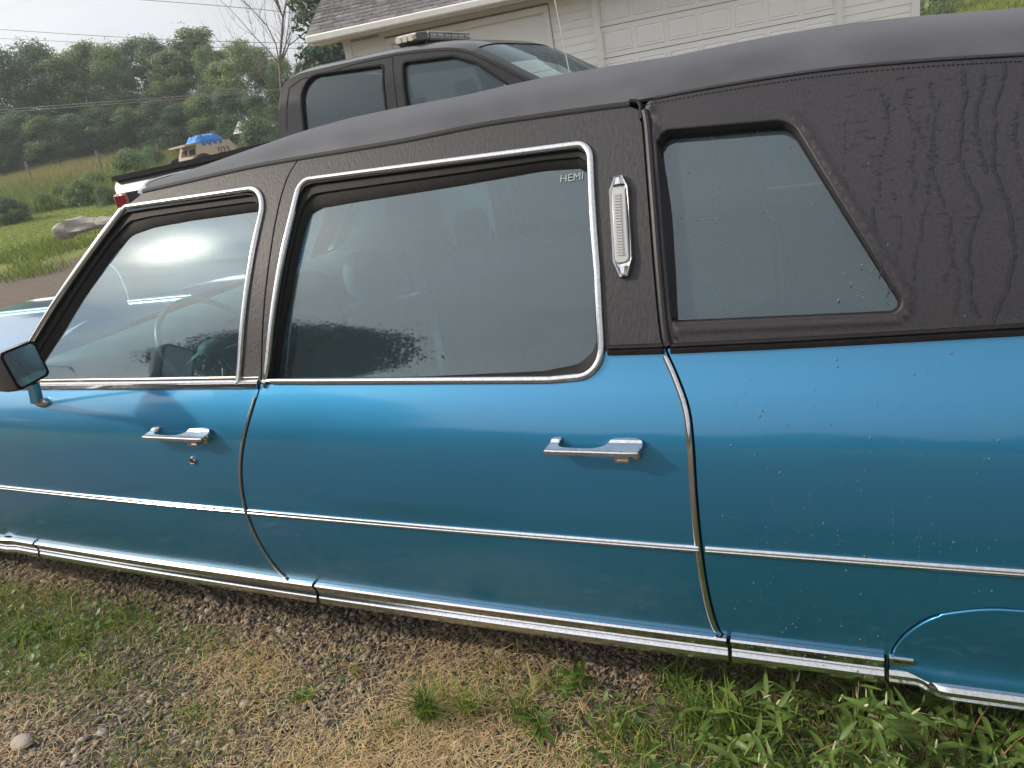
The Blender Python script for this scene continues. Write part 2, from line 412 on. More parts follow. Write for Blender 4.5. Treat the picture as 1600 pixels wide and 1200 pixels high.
for r in rad:
    for k in range(na):
        a = 2 * math.pi * k / na; x = r * math.cos(a); y = -1.35 + r * math.sin(a)
        V.append((x, y, terrain(x, y) + .006 * math.sin(x * 7) * math.sin(y * 9 + 1) * (r < 6) - .004))
        front = _ss(-3, 6, y)
        gl_ = _ss(16.3, 18.6, r) if y > 0 else _ss(6.5, 9.5, r)
        if x > 3 and y > 0: gl_ = max(gl_, _ss(12, 15, r))
        C_.append((gl_, _ss(25, 31, r) * front * (1 if x < 0 else .3), 0))
F = []
for i in range(len(rad) - 1):
    for k in range(na): F.append((i * na + k, i * na + (k + 1) % na, (i + 1) * na + (k + 1) % na, (i + 1) * na + k))
ground = npm('ground', V, F, groundmat(), None, np.array(C_), smooth=True); tag(ground, kind='structure')
ground.data.flip_normals() if ground.data.polygons[500].normal.z < 0 else None

# ================================================================ vegetation builders
m_leaf = [leafmat('leaf_mid', (.16, .24, .10)), leafmat('leaf_dark', (.12, .195, .105)), leafmat('leaf_olive', (.22, .28, .12)), leafmat('leaf_needle', (.055, .09, .045), translucent=.1)]
m_bark = M('bark', (.11, .09, .07), .9, var=(.20, .175, .15), vscale=8, stretch=(3, 3, .6), bump=.02, bscale=12)
m_barkp = M('pale_dead_bark', (.22, .19, .165), .9, var=(.32, .29, .25), vscale=8)
def cards(cen, nrm_, size, aspect=.55, droop=0):
    n = len(cen); a = rng.normal(size=(n, 3)); a -= (a * nrm_).sum(1, keepdims=True) * nrm_; a /= np.linalg.norm(a, axis=1, keepdims=True) + 1e-9; b = np.cross(nrm_, a)
    s = size * rng.uniform(.6, 1.35, (n, 1)); a = a * s; b = b * s * aspect
    V = np.stack([cen - a, cen + b * .8 + a * .1, cen + a, cen - b * .8 + a * .1], 1).reshape(-1, 3); F = np.arange(n * 4).reshape(n, 4); return V, F
def crown_mesh(name, seed, H, Rw, nclump, nleaf, leaf, kind='round', z0=.12):
    r_ = np.random.default_rng(seed); Vs = []; Cs = []
    cc = []
    for i in range(nclump):
        t = r_.uniform(z0, 1) if kind != 'cone' else r_.uniform(z0, 1) ** 1.15
        if kind == 'cone': w = Rw * (1.03 - t) ** .8 * (0.85 + .3 * r_.random())
        elif kind == 'tall': w = Rw * math.sin(math.pi * min(1, .12 + t * .86)) ** .55
        else: w = Rw * math.sin(math.pi * min(1, .20 + t * .78)) ** .6
        a = r_.uniform(0, 2 * math.pi); rr = w * r_.uniform(.35, 1.0); cc.append((rr * math.cos(a), rr * math.sin(a), t * H, w, a))
    per = nleaf // nclump; allc = []; alln = []; col = []
    for (x, y, z, w, a) in cc:
        cs = Rw * r_.uniform(.20, .42); p = r_.normal(size=(per, 3)); p /= np.linalg.norm(p, axis=1, keepdims=True); rad_ = r_.uniform(.3, 1, (per, 1)) ** .6
        sc_ = np.array([cs, cs, cs * .65]) if kind != 'cone' else np.array([cs * 1.3, cs * 1.3, cs * .28])
        q = p * rad_ * sc_ + np.array([x, y, z])
        if kind == 'cone': q[:, 2] -= .25 * (np.hypot(q[:, 0], q[:, 1]) - math.hypot(x, y)) + .06 * H * (math.hypot(x, y) / Rw)
        n = p * .7 + r_.normal(size=(per, 3)) * .6 + np.array([0, 0, .5]); n /= np.linalg.norm(n, axis=1, keepdims=True)
        allc.append(q); alln.append(n); b = r_.uniform(.65, 1.35); h = r_.uniform(-.12, .18)
        col.append(np.clip(np.array([b * (1 + h), b, b * (1 - h)]) * r_.uniform(.8, 1.2, (per, 1)), 0, 3))
    # stray twigs of leaves that break the outline
    cen = np.concatenate(allc); far_ = r_.random(len(cen)) < .10; cen[far_] += r_.normal(size=(far_.sum(), 3)) * Rw * .13; nn = np.concatenate(alln); cl = np.concatenate(col); cen[:, 2] = np.maximum(cen[:, 2], .05)
    V, F = cards(cen, nn, leaf, .5)
    me_col = np.repeat(cl, 4, axis=0); return V, F, me_col
def limbs(seed, H, R0, spread, nb, bare=False, lev=2):
    r_ = random.Random(seed); V = []; F = []
    def add(v, f): n = len(V); V.extend(v); F.extend([tuple(i + n for i in q) for q in f])
    def branch(p, d, L, r, lv):
        pts = [p]; k = 5
        for i in range(k):
            d = (d + Vector((r_.gauss(0, .16), r_.gauss(0, .16), r_.gauss(.03, .10)))).normalized(); pts.append(pts[-1] + d * (L / k))
        add(*tubev(pts, [r * (1 - .75 * i / k) for i in range(k + 1)], 5 if lv < 2 else 3, False))
        if lv < lev:
            for i in range(nb if lv == 0 else 5 if bare else 3):
                t = r_.uniform(.25, .98) if lv else r_.uniform(.22, 1); q = pts[min(k, int(t * k))]; a = r_.uniform(0, 6.28); up_ = r_.uniform(.5, 1.1)
                dd = Vector((math.cos(a) * spread, math.sin(a) * spread, up_)).normalized(); dd = (dd + d * .5).normalized()
                branch(q, dd, L * r_.uniform(.35, .55) * (1.15 - .5 * t * (lv == 0)), r * (.42 if lv == 0 else .5) * (1.1 - .5 * t), lv + 1)
    branch(Vector((0, 0, -.3)), Vector((0, 0, 1)), H, R0, 0); return V, F
PRO = {}
def proto(kind, seed):
    k = (kind, seed)
    if k in PRO: return PRO[k]
    if kind == 'cone': V, F, c = crown_mesh('crown', seed, 1.0, .27, 150, 17000, .017, 'cone', .05)
    elif kind == 'tall': V, F, c = crown_mesh('crown', seed, 1.0, .27, 105, 20000, .0135, 'tall', .02)
    elif kind == 'fine': V, F, c = crown_mesh('crown', seed, 1.0, .40, 120, 44000, .0085, 'round', .05)
    elif kind == 'bush': V, F, c = crown_mesh('crown', seed, 1.0, .85, 70, 7000, .045, 'round', .0)
    else: V, F, c = crown_mesh('crown', seed, 1.0, .38, 95, 20000, .0145, 'round', .02)
    o = npm('crown', V, F, None, None, c); me = o.data; bpy.data.objects.remove(o)
    tv, tf = limbs(seed + 50, .8, .018, .8, 9)
    tm = bpy.data.meshes.new('trunk'); tm.from_pydata([tuple(v) for v in tv], [], tf); tm.materials.append(m_bark); tm.shade_smooth()
    PRO[k] = (me, tm); return PRO[k]
def tree(px, py, r, kind, seed, mat, label, group=None, name='tree', wide=1.0, base=None, cat='tree', H=None):
    """stands r metres out; its tip is where the line of sight through the surveyed tip passes"""
    d = ray(px, py); h = math.hypot(d.x, d.y); x = CAM.x + d.x / h * r; y = CAM.y + d.y / h * r; zt = CAM.z + d.z / h * r
    return tree_xy(x, y, zt - terrain(x, y) if H is None else H, kind, seed, mat, label, group, name, wide, cat)
def tree_xy(x, y, H, kind, seed, mat, label, group=None, name='tree', wide=1.0, cat='tree'):
    e = empty(name, (x, y, terrain(x, y) - .05), label=label, cat=cat, group=group)
    me, tm = proto(kind, seed); me = me.copy() if me.materials and me.materials[0] != mat else me
    if not me.materials: me.materials.append(mat)
    elif me.materials[0] != mat: me.materials[0] = mat
    for nm, m_ in (('crown' if cat == 'tree' else 'foliage', me), ('trunk' if cat == 'tree' else 'stem', tm)):
        o = bpy.data.objects.new(nm, m_); COL.objects.link(o); o.parent = e; o.scale = (H * wide, H * wide, H); o.rotation_euler = (0, 0, (seed * 1.7 + x) % 6.28)
    return e
LN = dict(round='broad-leaved', tall='narrow')
TL = [(-75, 95, 46, 'round', 1, 1, 1.0), (-20, 84, 44, 'round', 2, 1, 1.0), (38, 74, 46, 'round', 3, 1, .95), (78, 92, 43, 'tall', 4, 0, 1.1), (112, 86, 47, 'round', 1, 2, .8), (132, 68, 46, 'tall', 5, 2, 1.0),
      (162, 76, 44, 'round', 2, 0, .7), (203, 64, 47, 'tall', 4, 1, 1.2), (235, 66, 45, 'round', 3, 1, .75), (262, 80, 41, 'tall', 5, 2, 1.2), (293, 48, 43, 'tall', 6, 2, 1.3), (318, 78, 40, 'round', 1, 0, .65), (338, 96, 38, 'tall', 4, 2, 1.1), (372, 68, 40, 'round', 6, 2, .85), (402, 78, 41, 'round', 2, 0, .8), (432, 92, 39, 'round', 3, 0, .7), (470, 100, 42, 'round', 1, 1, .7), (505, 110, 40, 'tall', 5, 1, 1.0)]
looks = ['dark spreading tree at the far left edge of the tree line', 'dark green tree second from the left in the tree line', 'tall dark rounded tree near the left end of the tree line', 'mid green narrow tree in the left part of the tree line', 'olive rounded tree between two narrow ones on the left of the tree line', 'pale olive narrow tree with a pointed tip left of the middle of the tree line',
         'mid green tree in the middle left of the tree line', 'dark narrow tree in the middle of the tree line', 'dark rounded tree just right of the middle of the tree line', 'yellowish narrow tree left of the tallest one in the tree line', 'tallest feathery olive tree in the tree line', 'mid green tree right of the tallest one in the tree line', 'low olive tree above the blue tarp', 'olive tree with an open outline left of the bare tree', 'mid green tree left below the bare tree', 'mid green tree at the foot of the bare tree', 'dark tree behind the left edge of the pickup cab', 'narrow dark tree behind the pickup cab roof']
for (px, py, r, kd, sd, mi, wd), lb in zip(TL, looks):
    tree(px, py, r, kd, sd, m_leaf[mi], lb, 'trees of the line beyond the meadow', 'broadleaf_tree', wd)
for i, (px, py, r, wd) in enumerate([(-50, 190, 41.5, 1.2), (15, 180, 41, 1.3), (60, 185, 40, 1.3), (105, 180, 40.5, 1.2), (150, 170, 40, 1.3), (190, 170, 39.5, 1.3), (235, 160, 38.5, 1.3), (270, 165, 37.5, 1.2), (310, 150, 37, 1.3), (350, 140, 36, 1.2), (395, 150, 35, 1.2), (425, 165, 34, 1.2)]):
    tree(px, py, r, 'round', (i % 3) + 1, m_leaf[[1, 1, 0][i % 3]], ('low dark tree at the foot of the tree line, ' + ['farthest left', 'second from left', 'third from left', 'fourth from left', 'fifth from left', 'sixth from left', 'left of the armoured vehicle', 'left of the tarp', 'behind the blue tarp', 'right of the tarp', 'behind the flag', 'by the pickup cab'][i]), 'trees of the line beyond the meadow', 'broadleaf_tree', wd)
tree(476, -130, 26, 'cone', 8, m_leaf[3], 'tall dark conifer left of the garage roof', None, 'conifer_tree', .95)
# bare tree
d = heading(456, 33); bt = empty('bare_tree', (d.x, d.y, d.z - .1), label='leafless grey tree with fine twigs against the sky', cat='tree')
tv, tf = limbs(31, 8.6, .075, .75, 16, True, 3)
tm = bpy.data.meshes.new('trunk'); tm.from_pydata([tuple(v) for v in tv], [], tf); tm.materials.append(m_bark); tm.shade_smooth(); link('trunk', tm, None, bt)
# hillside to the right of the garage
for i, (px, py, r, kd, sd, mi, wd, lb) in enumerate([(1452, -60, 33, 'round', 2, 1, 1.1, 'dark tree right beside the garage corner'), (1490, -50, 37, 'round', 3, 0, 1.0, 'green tree on the hillside right of the garage'), (1530, -45, 38, 'round', 1, 1, 1.0, 'dark tree at the top of the hillside behind the car roof'), (1575, -50, 37, 'tall', 5, 2, 1.1, 'olive tree on the hillside at the right edge'), (1620, -40, 36, 'round', 6, 1, 1.0, 'dark tree at the right edge of the hillside'), (1470, 8, 30, 'bush', 9, 0, .7, 'bush on the hillside beside the garage corner')]):
    tree(px, py, r, kd, sd, m_leaf[mi], lb, None, 'broadleaf_tree' if kd != 'bush' else 'bush', wd, cat='tree' if kd != 'bush' else 'bush')
d = heading(1592, 17); dt_ = empty('dead_tree', (d.x, d.y, d.z), label='pale leafless tangle of branches at the right edge above the car roof', cat='tree')
tv, tf = limbs(44, 1.7, .05, .9, 12, True, 2); tm = bpy.data.meshes.new('trunk'); tm.from_pydata([tuple(v) for v in tv], [], tf); tm.materials.append(m_barkp); tm.shade_smooth(); link('trunk', tm, None, dt_)
# trees behind the viewer: they show only as reflections in the glass, paint and chrome
m_bt = leafmat('leaf_shade', (.045, .070, .035)); BT = [(-45.6, 21, 8.4, 3), (-50.5, 18, 7.2, 2), (-54.5, 19, 6.7, 3), (-58, 23, 6.2, 2)] + [(az, 50 + 6 * math.sin(az * 1.7), 7.4 + .5 * math.sin(az * 2.9), 1 + (i % 3)) for i, az in enumerate(range(-100, 76, 6))]
for az, r, H, sd in BT:
    a = math.radians(az); tree_xy(math.sin(a) * r, -1.35 - math.cos(a) * r, H, 'round' if r > 30 else 'fine', sd, m_bt, 'tree behind the camera, seen only mirrored in the car', 'trees reflected in the car', 'broadleaf_tree', 1.1 if r < 30 else 1.7)
# bushes at the lawn edge
for px, py, r, wd, sd, mi, lb in ((118, 283, 26, .85, 9, 0, 'large rounded green bush at the edge of the lawn'), (160, 290, 25, .8, 10, 1, 'small dark bush beside the large lawn bush, near the pickup tail'), (5, 308, 25, .8, 10, 1, 'dark low bush at the left edge of the lawn'), (88, 289, 28, .8, 9, 2, 'pale green bush behind the large lawn bush'), (62, 300, 26.5, .7, 10, 0, 'low green bush left of the large lawn bush'), (195, 235, 29, .7, 10, 0, 'feathery green bush behind the bed of the pickup'), (140, 268, 29, .9, 9, 2, 'pale bush in the meadow above the pickup tail'), (232, 232, 31, .6, 9, 0, 'green bush left of the armoured vehicle'), (395, 185, 31, .75, 10, 1, 'dark bush in front of the white shed')):
    d = ray(px, py); h = math.hypot(d.x, d.y); x = CAM.x + d.x / h * r; y = CAM.y + d.y / h * r
    tree_xy(x, y, max(.5, CAM.z + d.z / h * r - terrain(x, y)), 'bush', sd, m_leaf[mi], lb, None, 'bush', wd, 'bush')

def blades(name, X, Y, h, w, lean, col, mat, z=None, kind='stuff', parent=None, bend=.5):
    n = len(X); Z = np.array([terrain(x, y) for x, y in zip(X, Y)]) if z is None else z
    a = rng.uniform(0, 2 * math.pi, n); l = lean * rng.uniform(.2, 1, n); dx = np.cos(a) * l * h; dy = np.sin(a) * l * h
    p = rng.uniform(0, math.pi, n); wx = np.cos(p) * w / 2; wy = np.sin(p) * w / 2; hz_ = h * np.sqrt(np.maximum(.05, 1 - (lean * .6) ** 2))
    b = np.stack([X, Y, Z - .004], 1); W_ = np.stack([wx, wy, 0 * wx], 1); mid = b + np.stack([dx * bend * .5, dy * bend * .5, hz_ * .6], 1); tip = b + np.stack([dx, dy, hz_ * (1 - .25 * l)], 1)
    V = np.stack([b - W_, b + W_, mid + W_ * .75, mid - W_ * .75, tip + W_ * .08, tip - W_ * .08], 1).reshape(-1, 3)
    i = np.arange(n)[:, None] * 6; F = np.concatenate([i + np.array([[0, 1, 2, 3]]), i + np.array([[3, 2, 4, 5]])], 0)
    return npm(name, V, F, mat, parent, np.repeat(col, 6, axis=0), kind=kind)
def sector(n, a0, a1, r0, r1):
    a = rng.uniform(a0, a1, n); r = np.sqrt(rng.uniform(r0 * r0, r1 * r1, n)); return np.sin(a) * r, -1.3528 + np.cos(a) * r, r
d0 = heading(-60, 20); d1 = heading(520, 20); A0 = math.atan2(d0.x, d0.y + 1.35); A1 = math.atan2(d1.x, d1.y + 1.35)
m_blade = leafmat('grass_blade', (.20, .225, .075), translucent=.3, rough=.6)
def pal(n, cols, wts, j=.25):
    c = np.array(cols)[rng.choice(len(cols), n, p=np.array(wts) / sum(wts))]; return c * rng.uniform(1 - j, 1 + j, (n, 1))
X, Y, r = sector(52000, A0, A1, 26, 45); pn = np.array([math.sin(x * .6) + math.sin(y * .8 + x * .3) for x, y in zip(X, Y)])
blades('meadow_grass', X, Y, rng.uniform(.25, .62, len(X)) * (1 + .15 * pn), np.full(len(X), .022), .35, np.where((pn + rng.normal(size=len(X)) * .8 + (r - 33) * .22 > 0)[:, None], pal(len(X), [(1.75, 1.35, 1.7), (1.45, 1.25, 1.3)], [1, 1]), pal(len(X), [(.8, 1.0, .7), (1.1, 1.2, .8)], [1, 1])), m_blade)
X, Y, r = sector(46000, A0, A1, 18.2, 27.5)
blades('lawn_grass', X, Y, rng.uniform(.02, .05, len(X)), np.full(len(X), .018), .6, pal(len(X), [(1.25, 1.4, .9), (1.5, 1.55, 1.0), (1.0, 1.2, .8)], [2, 1, 1], .15), m_blade)
X, Y, r = sector(15000, A0, A1, 16.0, 20.0); cl = np.array([math.sin(x * 1.9) * math.sin(y * 2.3) for x, y in zip(X, Y)]); k_ = (cl + (r - 17.2) * .4 + rng.normal(size=len(X)) * .3) > .3; X, Y = X[k_], Y[k_]
blades('roadside_weeds', X, Y, rng.uniform(.05, .24, len(X)), np.full(len(X), .02), .7, pal(len(X), [(.9, 1.1, .6), (1.7, 1.4, .9), (.6, .85, .6)], [3, 1, 2]), m_blade)
d2 = heading(1420, 20); d3 = heading(1640, 20); X, Y, r = sector(9000, math.atan2(d2.x, d2.y + 1.35), math.atan2(d3.x, d3.y + 1.35), 24, 36)
blades('hillside_grass', X, Y, rng.uniform(.15, .5, len(X)), np.full(len(X), .03), .5, pal(len(X), [(1.1, 1.25, .7), (1.4, 1.3, .8)], [2, 1]), m_blade)

# ================================================================ garage
PG = Vector((-2.6272, 11.3270, 0)); UG = Vector((.95489, .29697, 0)); NG = Vector((.29697, -.95489, 0))
def gw(s, d, z): return PG + UG * s + NG * d + Vector((0, 0, z))
GR = Matrix((UG, -NG, Vector((0, 0, 1)))).transposed()
gar = empty('garage', gw(-.8, -3, 0), label='cream clapboard garage with two raised-panel doors and a grey shingle roof', cat='garage')
m_side = M('cream_siding', (.84, .83, .79), .55, var=(.80, .79, .74), vscale=3, objvar=.03); m_trimw = M('white_trim_paint', (.80, .79, .76), .5, var=(.74, .73, .69), vscale=4)
m_gdoor = M('almond_garage_door', (.86, .85, .83), .45, var=(.83, .82, .79), vscale=2)
m_sh = M('grey_shingle', (.155, .145, .15), .9, var=(.26, .245, .25), vscale=14, attr='col'); m_fr = M('soffit_tan', (.48, .43, .33), .7)
def gbox(name, s0, s1, d0_, d1_, z0, z1, mat, par=gar, bev=0): return box(name, gw((s0 + s1) / 2, (d0_ + d1_) / 2, (z0 + z1) / 2), (abs(s1 - s0), abs(d1_ - d0_), z1 - z0), mat, par, GR, bev)
gbox('wall', -5.2, 3.58, -.30, -.14, -.3, 3.12, m_fr); gbox('wall', -5.2, -5.04, -7.0, -.22, -.3, 3.12, m_side); gbox('wall', 3.42, 3.58, -7.0, -.22, -.3, 3.12, m_side); gbox('wall', -5.2, 3.58, -7.16, -7.0, -.3, 3.12, m_side)
def lapmesh(L):
    me = bpy.data.meshes.new('siding_plank'); h = .115; V = []
    for x in (-L / 2, L / 2): V += [(x, 0, 0), (x, -.016, .001), (x, -.014, .010), (x, -.003, h + .004), (x, 0, h + .004)]
    me.from_pydata(V, [], [(0, 5, 6, 1), (1, 6, 7, 2), (2, 7, 8, 3), (3, 8, 9, 4), (0, 1, 2, 3, 4), (9, 8, 7, 6, 5)]); me.materials.append(m_side); return me
for s0, s1, zt in ((-5.10, -4.53, 2.98), (-1.83, -1.17, 3.00), (2.52, 3.50, 3.0)):
    me = lapmesh(s1 - s0); z = -.1
    while z < zt:
        o = bpy.data.objects.new('siding_plank', me); COL.objects.link(o); o.parent = gar; o.location = gw((s0 + s1) / 2, -.058, z) - gar.location; o.rotation_euler = (0, 0, math.atan2(UG.y, UG.x)); z += .115
gbox('corner_board', -5.22, -5.10, -.08, .0, -.2, 3.05, m_trimw); gbox('corner_board', 3.50, 3.61, -.08, .0, -.2, 3.05, m_trimw)
gbox('frieze_board', -4.60, -1.80, -.055, -.030, 2.985, 3.10, m_side)
for s0, s1, zt, cols in ((-4.43, -1.93, 2.86, 5), (-1.08, 2.43, 2.95, 7)):
    gbox('door_trim', s0 - .10, s0, -.10, .0, -.1, zt + .09, m_trimw); gbox('door_trim', s1, s1 + .09, -.10, .0, -.1, zt + .09, m_trimw); gbox('door_trim', s0 - .10, s1 + .09, -.10, .012, zt, zt + .09, m_trimw)
    gd = gbox('garage_door', s0, s1, -.13, -.075, 0, zt, m_gdoor); zb = .03; w = (s1 - s0) / cols
    pm = bpy.data.meshes.new('door_panel'); a, h = w * .43, .155; V = []
    for q, dd in ((1.0, 0), (.955, .012), (.90, .003), (.84, .003), (.77, .010), (0, .011)): V += [(-a * q - (.0 if q else 0), -dd, -h + (a - a * q)), (a * q, -dd, -h + (a - a * q)), (a * q, -dd, h - (a - a * q)), (-a * q, -dd, h - (a - a * q))] if q else []
    pm.from_pydata(V, [], [(4 * l + i, 4 * l + (i + 1) % 4, 4 * l + 4 + (i + 1) % 4, 4 * l + 4 + i) for l in range(4) for i in range(4)] + [(16, 17, 18, 19)]); pm.materials.append(m_gdoor)
    row = 0; z0_ = 2.03 - 4 * .46
    while z0_ + (row + 1) * .46 <= zt + .02:
        zc = z0_ + row * .46 + .23
        gbox('section_joint', s0, s1, -.077, -.073, z0_ + row * .46 - .008, z0_ + row * .46 + .003, M('joint_shadow_gap', (.16, .15, .13), .8) if row == 0 and cols == 5 else bpy.data.materials['joint_shadow_gap'], gd)
        for c in range(cols):
            o = bpy.data.objects.new('door_panel', pm); COL.objects.link(o); o.parent = gd; p = gw(s0 + w * (c + .5), -.0735, zc); o.location = p - gar.location; o.rotation_euler = (0, 0, math.atan2(UG.y, UG.x))
        row += 1
OV = .38
gbox('soffit', -5.62, 3.95, .0, OV, 3.045, 3.06, m_fr); gbox('fascia', -5.62, 3.95, OV, OV + .025, 3.03, 3.17, m_trimw)
gbox('gutter', -5.64, 3.97, OV + .027, OV + .13, 3.055, 3.165, m_trimw, bev=.02)
tube('downpipe', [gw(-5.55, OV + .07, 3.05), gw(-5.3, .08, 2.8), gw(-5.3, .06, .1)], .035, m_trimw, gar) if False else None
sp_ = math.radians(29); RB = gw(0, OV, 3.175)
def rf(s, t, o=0): return RB + UG * s - NG * (t * math.cos(sp_)) + Vector((0, 0, t * math.sin(sp_))) + (NG * math.sin(sp_) + Vector((0, 0, math.cos(sp_)))) * o
TR = 4.6
mk('roof_deck', [rf(-5.62, 0, -.03), rf(3.95, 0, -.03), rf(3.95, TR, -.03), rf(-5.62, TR, -.03), rf(-5.62, 0, 0), rf(3.95, 0, 0), rf(3.95, TR, 0), rf(-5.62, TR, 0)], [(0, 1, 5, 4), (1, 2, 6, 5), (2, 3, 7, 6), (3, 0, 4, 7), (4, 5, 6, 7), (3, 2, 1, 0)], m_trimw, gar, smooth=False)
V = []; F = []; cl = []
rows_ = int(TR / .14)
for i in range(rows_):
    s = -5.66 - (.15 if i % 2 else 0) * 0 - rng.uniform(0, .1)
    while s < 3.97:
        w = rng.uniform(.14, .30); n = len(V); e = rng.uniform(.004, .010); t0 = i * .14 - .012 - rng.uniform(0, .012); s1 = min(s + w - .008, 3.99); sl = max(s, -5.66)
        V += [rf(sl, t0, .0), rf(s1, t0, .0), rf(sl, t0, .008 + e), rf(s1, t0, .008 + e), rf(sl, t0 + .2, .004), rf(s1, t0 + .2, .004)]; F += [(n, n + 1, n + 3, n + 2), (n + 2, n + 3, n + 5, n + 4)]
        b = rng.uniform(.6, 1.25); cl += [(b, b, b)] * 6; s += w
npm('shingle', [(v - gar.location) for v in V], F, m_sh, gar, np.array(cl), kind='stuff')
mk('rake_board', [rf(-5.64, 0, -.16), rf(-5.64, TR, -.16), rf(-5.64, TR, 0), rf(-5.64, 0, 0), rf(-5.60, 0, -.16), rf(-5.60, TR, -.16), rf(-5.60, TR, 0), rf(-5.60, 0, 0)], [(0, 1, 2, 3), (7, 6, 5, 4), (0, 4, 5, 1), (3, 2, 6, 7), (0, 3, 7, 4), (1, 5, 6, 2)], m_trimw, gar, smooth=False)
b_ = MB(); q = gw(-1.45, .02, 1.96); b_.box(q, (.05, .03, .07), GR); b_.add(*tubev([q, q + NG * .08 + Vector((.02, 0, -.05)), q + NG * .08 + Vector((.05, 0, .02))], .012, 6)); b_.build('wall_tap', M('grey_cast_metal', (.12, .12, .12), .5, .8), gar)

# ================================================================ pickup truck
TY = 3.2
tru = empty('pickup_truck', (-3.0, TY + 1.0, 0), label='dark charcoal crew-cab pickup with an amber light bar parked behind the blue car', cat='pickup')
m_tp = M('charcoal_truck_paint', (.008, .0075, .008), .14, .0, spec=.35, coat=.0, coat_r=.06); m_tb = M('truck_black_trim', (.010, .010, .011), .7, spec=.15)
tglass = glassmat('truck_glass', (.80, .90, .87), 1.45, 0, .10); tdark = glassmat('truck_privacy_glass', (.10, .11, .12), 1.55, 0, .05)
m_silver = M('truck_silver_paint', (.20, .21, .21), .42, .5, coat=1.0, coat_r=.05)
def TYz(z): return TY + .02 + .26 * max(0, z - 1.15) + .25 * max(0, z - 1.8) - (.02 if z < 1.15 else 0)
def tfn(u, v, o=0):
    e = .01; n = Vector((0, -1, (TYz(v + e) - TYz(v - e)) / (2 * e))).normalized(); return Vector((u, TYz(v), v)) + n * o, n
def tside(px, py):
    y = TY
    for _ in range(20):
        p = on_y(px, py, y); y += .7 * (TYz(p.z) - y)
    return np.array([p.x, p.z])
def tt(*p): return [tside(*q) for q in p]
cab_o = tt((436, 205), (435, 165), (438, 140), (446, 127), (462, 118), (480, 112), (560, 94), (620, 82), (680, 75), (715, 75), (738, 80), (765, 92), (800, 111), (836, 129), (900, 163))
xr = cab_o[0][0]; cab_o[0][0] = xr; cab_poly = cab_o + [np.array([cab_o[-1][0] + .05, 1.12]), np.array([cab_o[-1][0] + .05, .55]), np.array([xr, .55])]
w_rear = rounded(tt((475, 204), (472, 120), (599, 100), (604, 178)) , [0, .12, .03, 0]); w_rear = [np.array([p[0], p[1]]) for p in w_rear]
zb = 1.28
wr = tt((475, 204), (472, 119), (599, 101), (603, 176)); wr = [np.array([wr[0][0], zb]), wr[1], wr[2], np.array([wr[3][0] + .02, zb])]; w_rear = rounded(wr, [.04, .14, .03, .03])
wf = tt((629, 97), (708, 87), (742, 97), (796, 134)); fx = wf[3] + (wf[3] - wf[2]) / np.linalg.norm(wf[3] - wf[2]) * .45; fx = wf[2] + (wf[3] - wf[2]) * ((zb - wf[2][1]) / (wf[3][1] - wf[2][1]))
w_front = rounded([np.array([wf[0][0] + .04, zb]), wf[0], wf[1], wf[2], fx], [.03, .03, .10, .10, .03])
def tmirror(o, par=tru):
    me = o.data.copy(); me.transform(Matrix.Scale(-1, 4, (0, 1, 0))); me.flip_normals(); c = bpy.data.objects.new(o.name.split('.')[0], me); COL.objects.link(c); c.parent = par; return c
cs = panel('cab_side', cab_poly, [w_rear, w_front], tfn, m_tp, tru, step=.08, depth=.05, round_=.01); cf_ = tmirror(cs)
for wn_, mt in ((w_rear, tdark), (w_front, tglass)):
    g_ = panel('cab_window', inset(wn_, -.004), [], lambda u, v: tfn(u, v, -.02), mt, tru, step=.15, depth=0); tmirror(g_)
    s_ = sweep('window_seal', [tfn(p[0], p[1], .002) for p in resample(wn_, .05)], bead(.018, .006) if 'bead' in globals() else [(-.009, 0), (-.006, .005), (.006, .005), (.009, 0)], m_tb, tru, closed=True); tmirror(s_)
def tline(pts, w=.008): return sweep('door_gap', [tfn(p[0], p[1], .0015) for p in pts], [(-w / 2, -.002), (-w / 2, .001), (w / 2, .001), (w / 2, -.002)], m_tb, tru)
tline(tt((613, 88), (616, 130), (622, 175)) + [np.array([tside(624, 180)[0] + .01, .6])])
ro_ = tt((448, 205), (448, 165), (452, 138), (470, 124), (560, 99), (620, 86), (680, 79), (712, 79), (736, 84), (762, 96), (800, 116), (833, 133), (890, 164)); tline(resample(ro_, .08, False), .007)
def across(path, prof_h, name, mat, t0=0., t1=1., inset_=0.0, off=0.0):
    n = len(path); G = []
    for i, p in enumerate(path):
        a = path[max(0, i - 1)]; b = path[min(n - 1, i + 1)]; t = np.array(b) - np.array(a); t = t / (np.linalg.norm(t) + 1e-9); nn = np.array([-t[1], t[0]]); row = []
        y0 = TYz(p[1]); y1 = 2 * (TY + 1.0) - y0
        for k in range(17):
            q = k / 16; q = t0 + (t1 - t0) * q; yy = y0 + (y1 - y0) * q; e = min(q, 1 - q) * 2; h = prof_h * (1 - (1 - e) ** 5) + off
            row.append(Vector((p[0] + nn[0] * h, yy, p[1] + nn[1] * h)))
        G.append(row)
    return grid(name, G, mat, tru, flip=True, angle=50)
cp = spline(cab_o[:11], 3); across(cp[:10], .03, 'cab_rear', m_tp); across(cp[9:], .055, 'cab_roof', m_tp)
wsp = resample(cab_o[10:], .15, False) + [np.array([-1.15, 1.22])]
across(wsp, .055, 'windscreen_pillar', m_tp, 0, .055); across(wsp, .055, 'windscreen_pillar', m_tp, .945, 1); across(wsp, .055, 'windscreen', tglass, .05, .95, off=-.006)
hood_p = [np.array([-1.2, 1.20]), np.array([-.9, 1.18]), np.array([-.3, 1.14]), np.array([.05, 1.05]), np.array([.14, .95]), np.array([.15, .6])]
across(resample(hood_p, .1, False), .04, 'truck_hood', m_tp)
wc = [np.array([-.50 + .44 * math.cos(a), .42 + .44 * math.sin(a)]) for a in np.linspace(math.pi, 0, 14)]
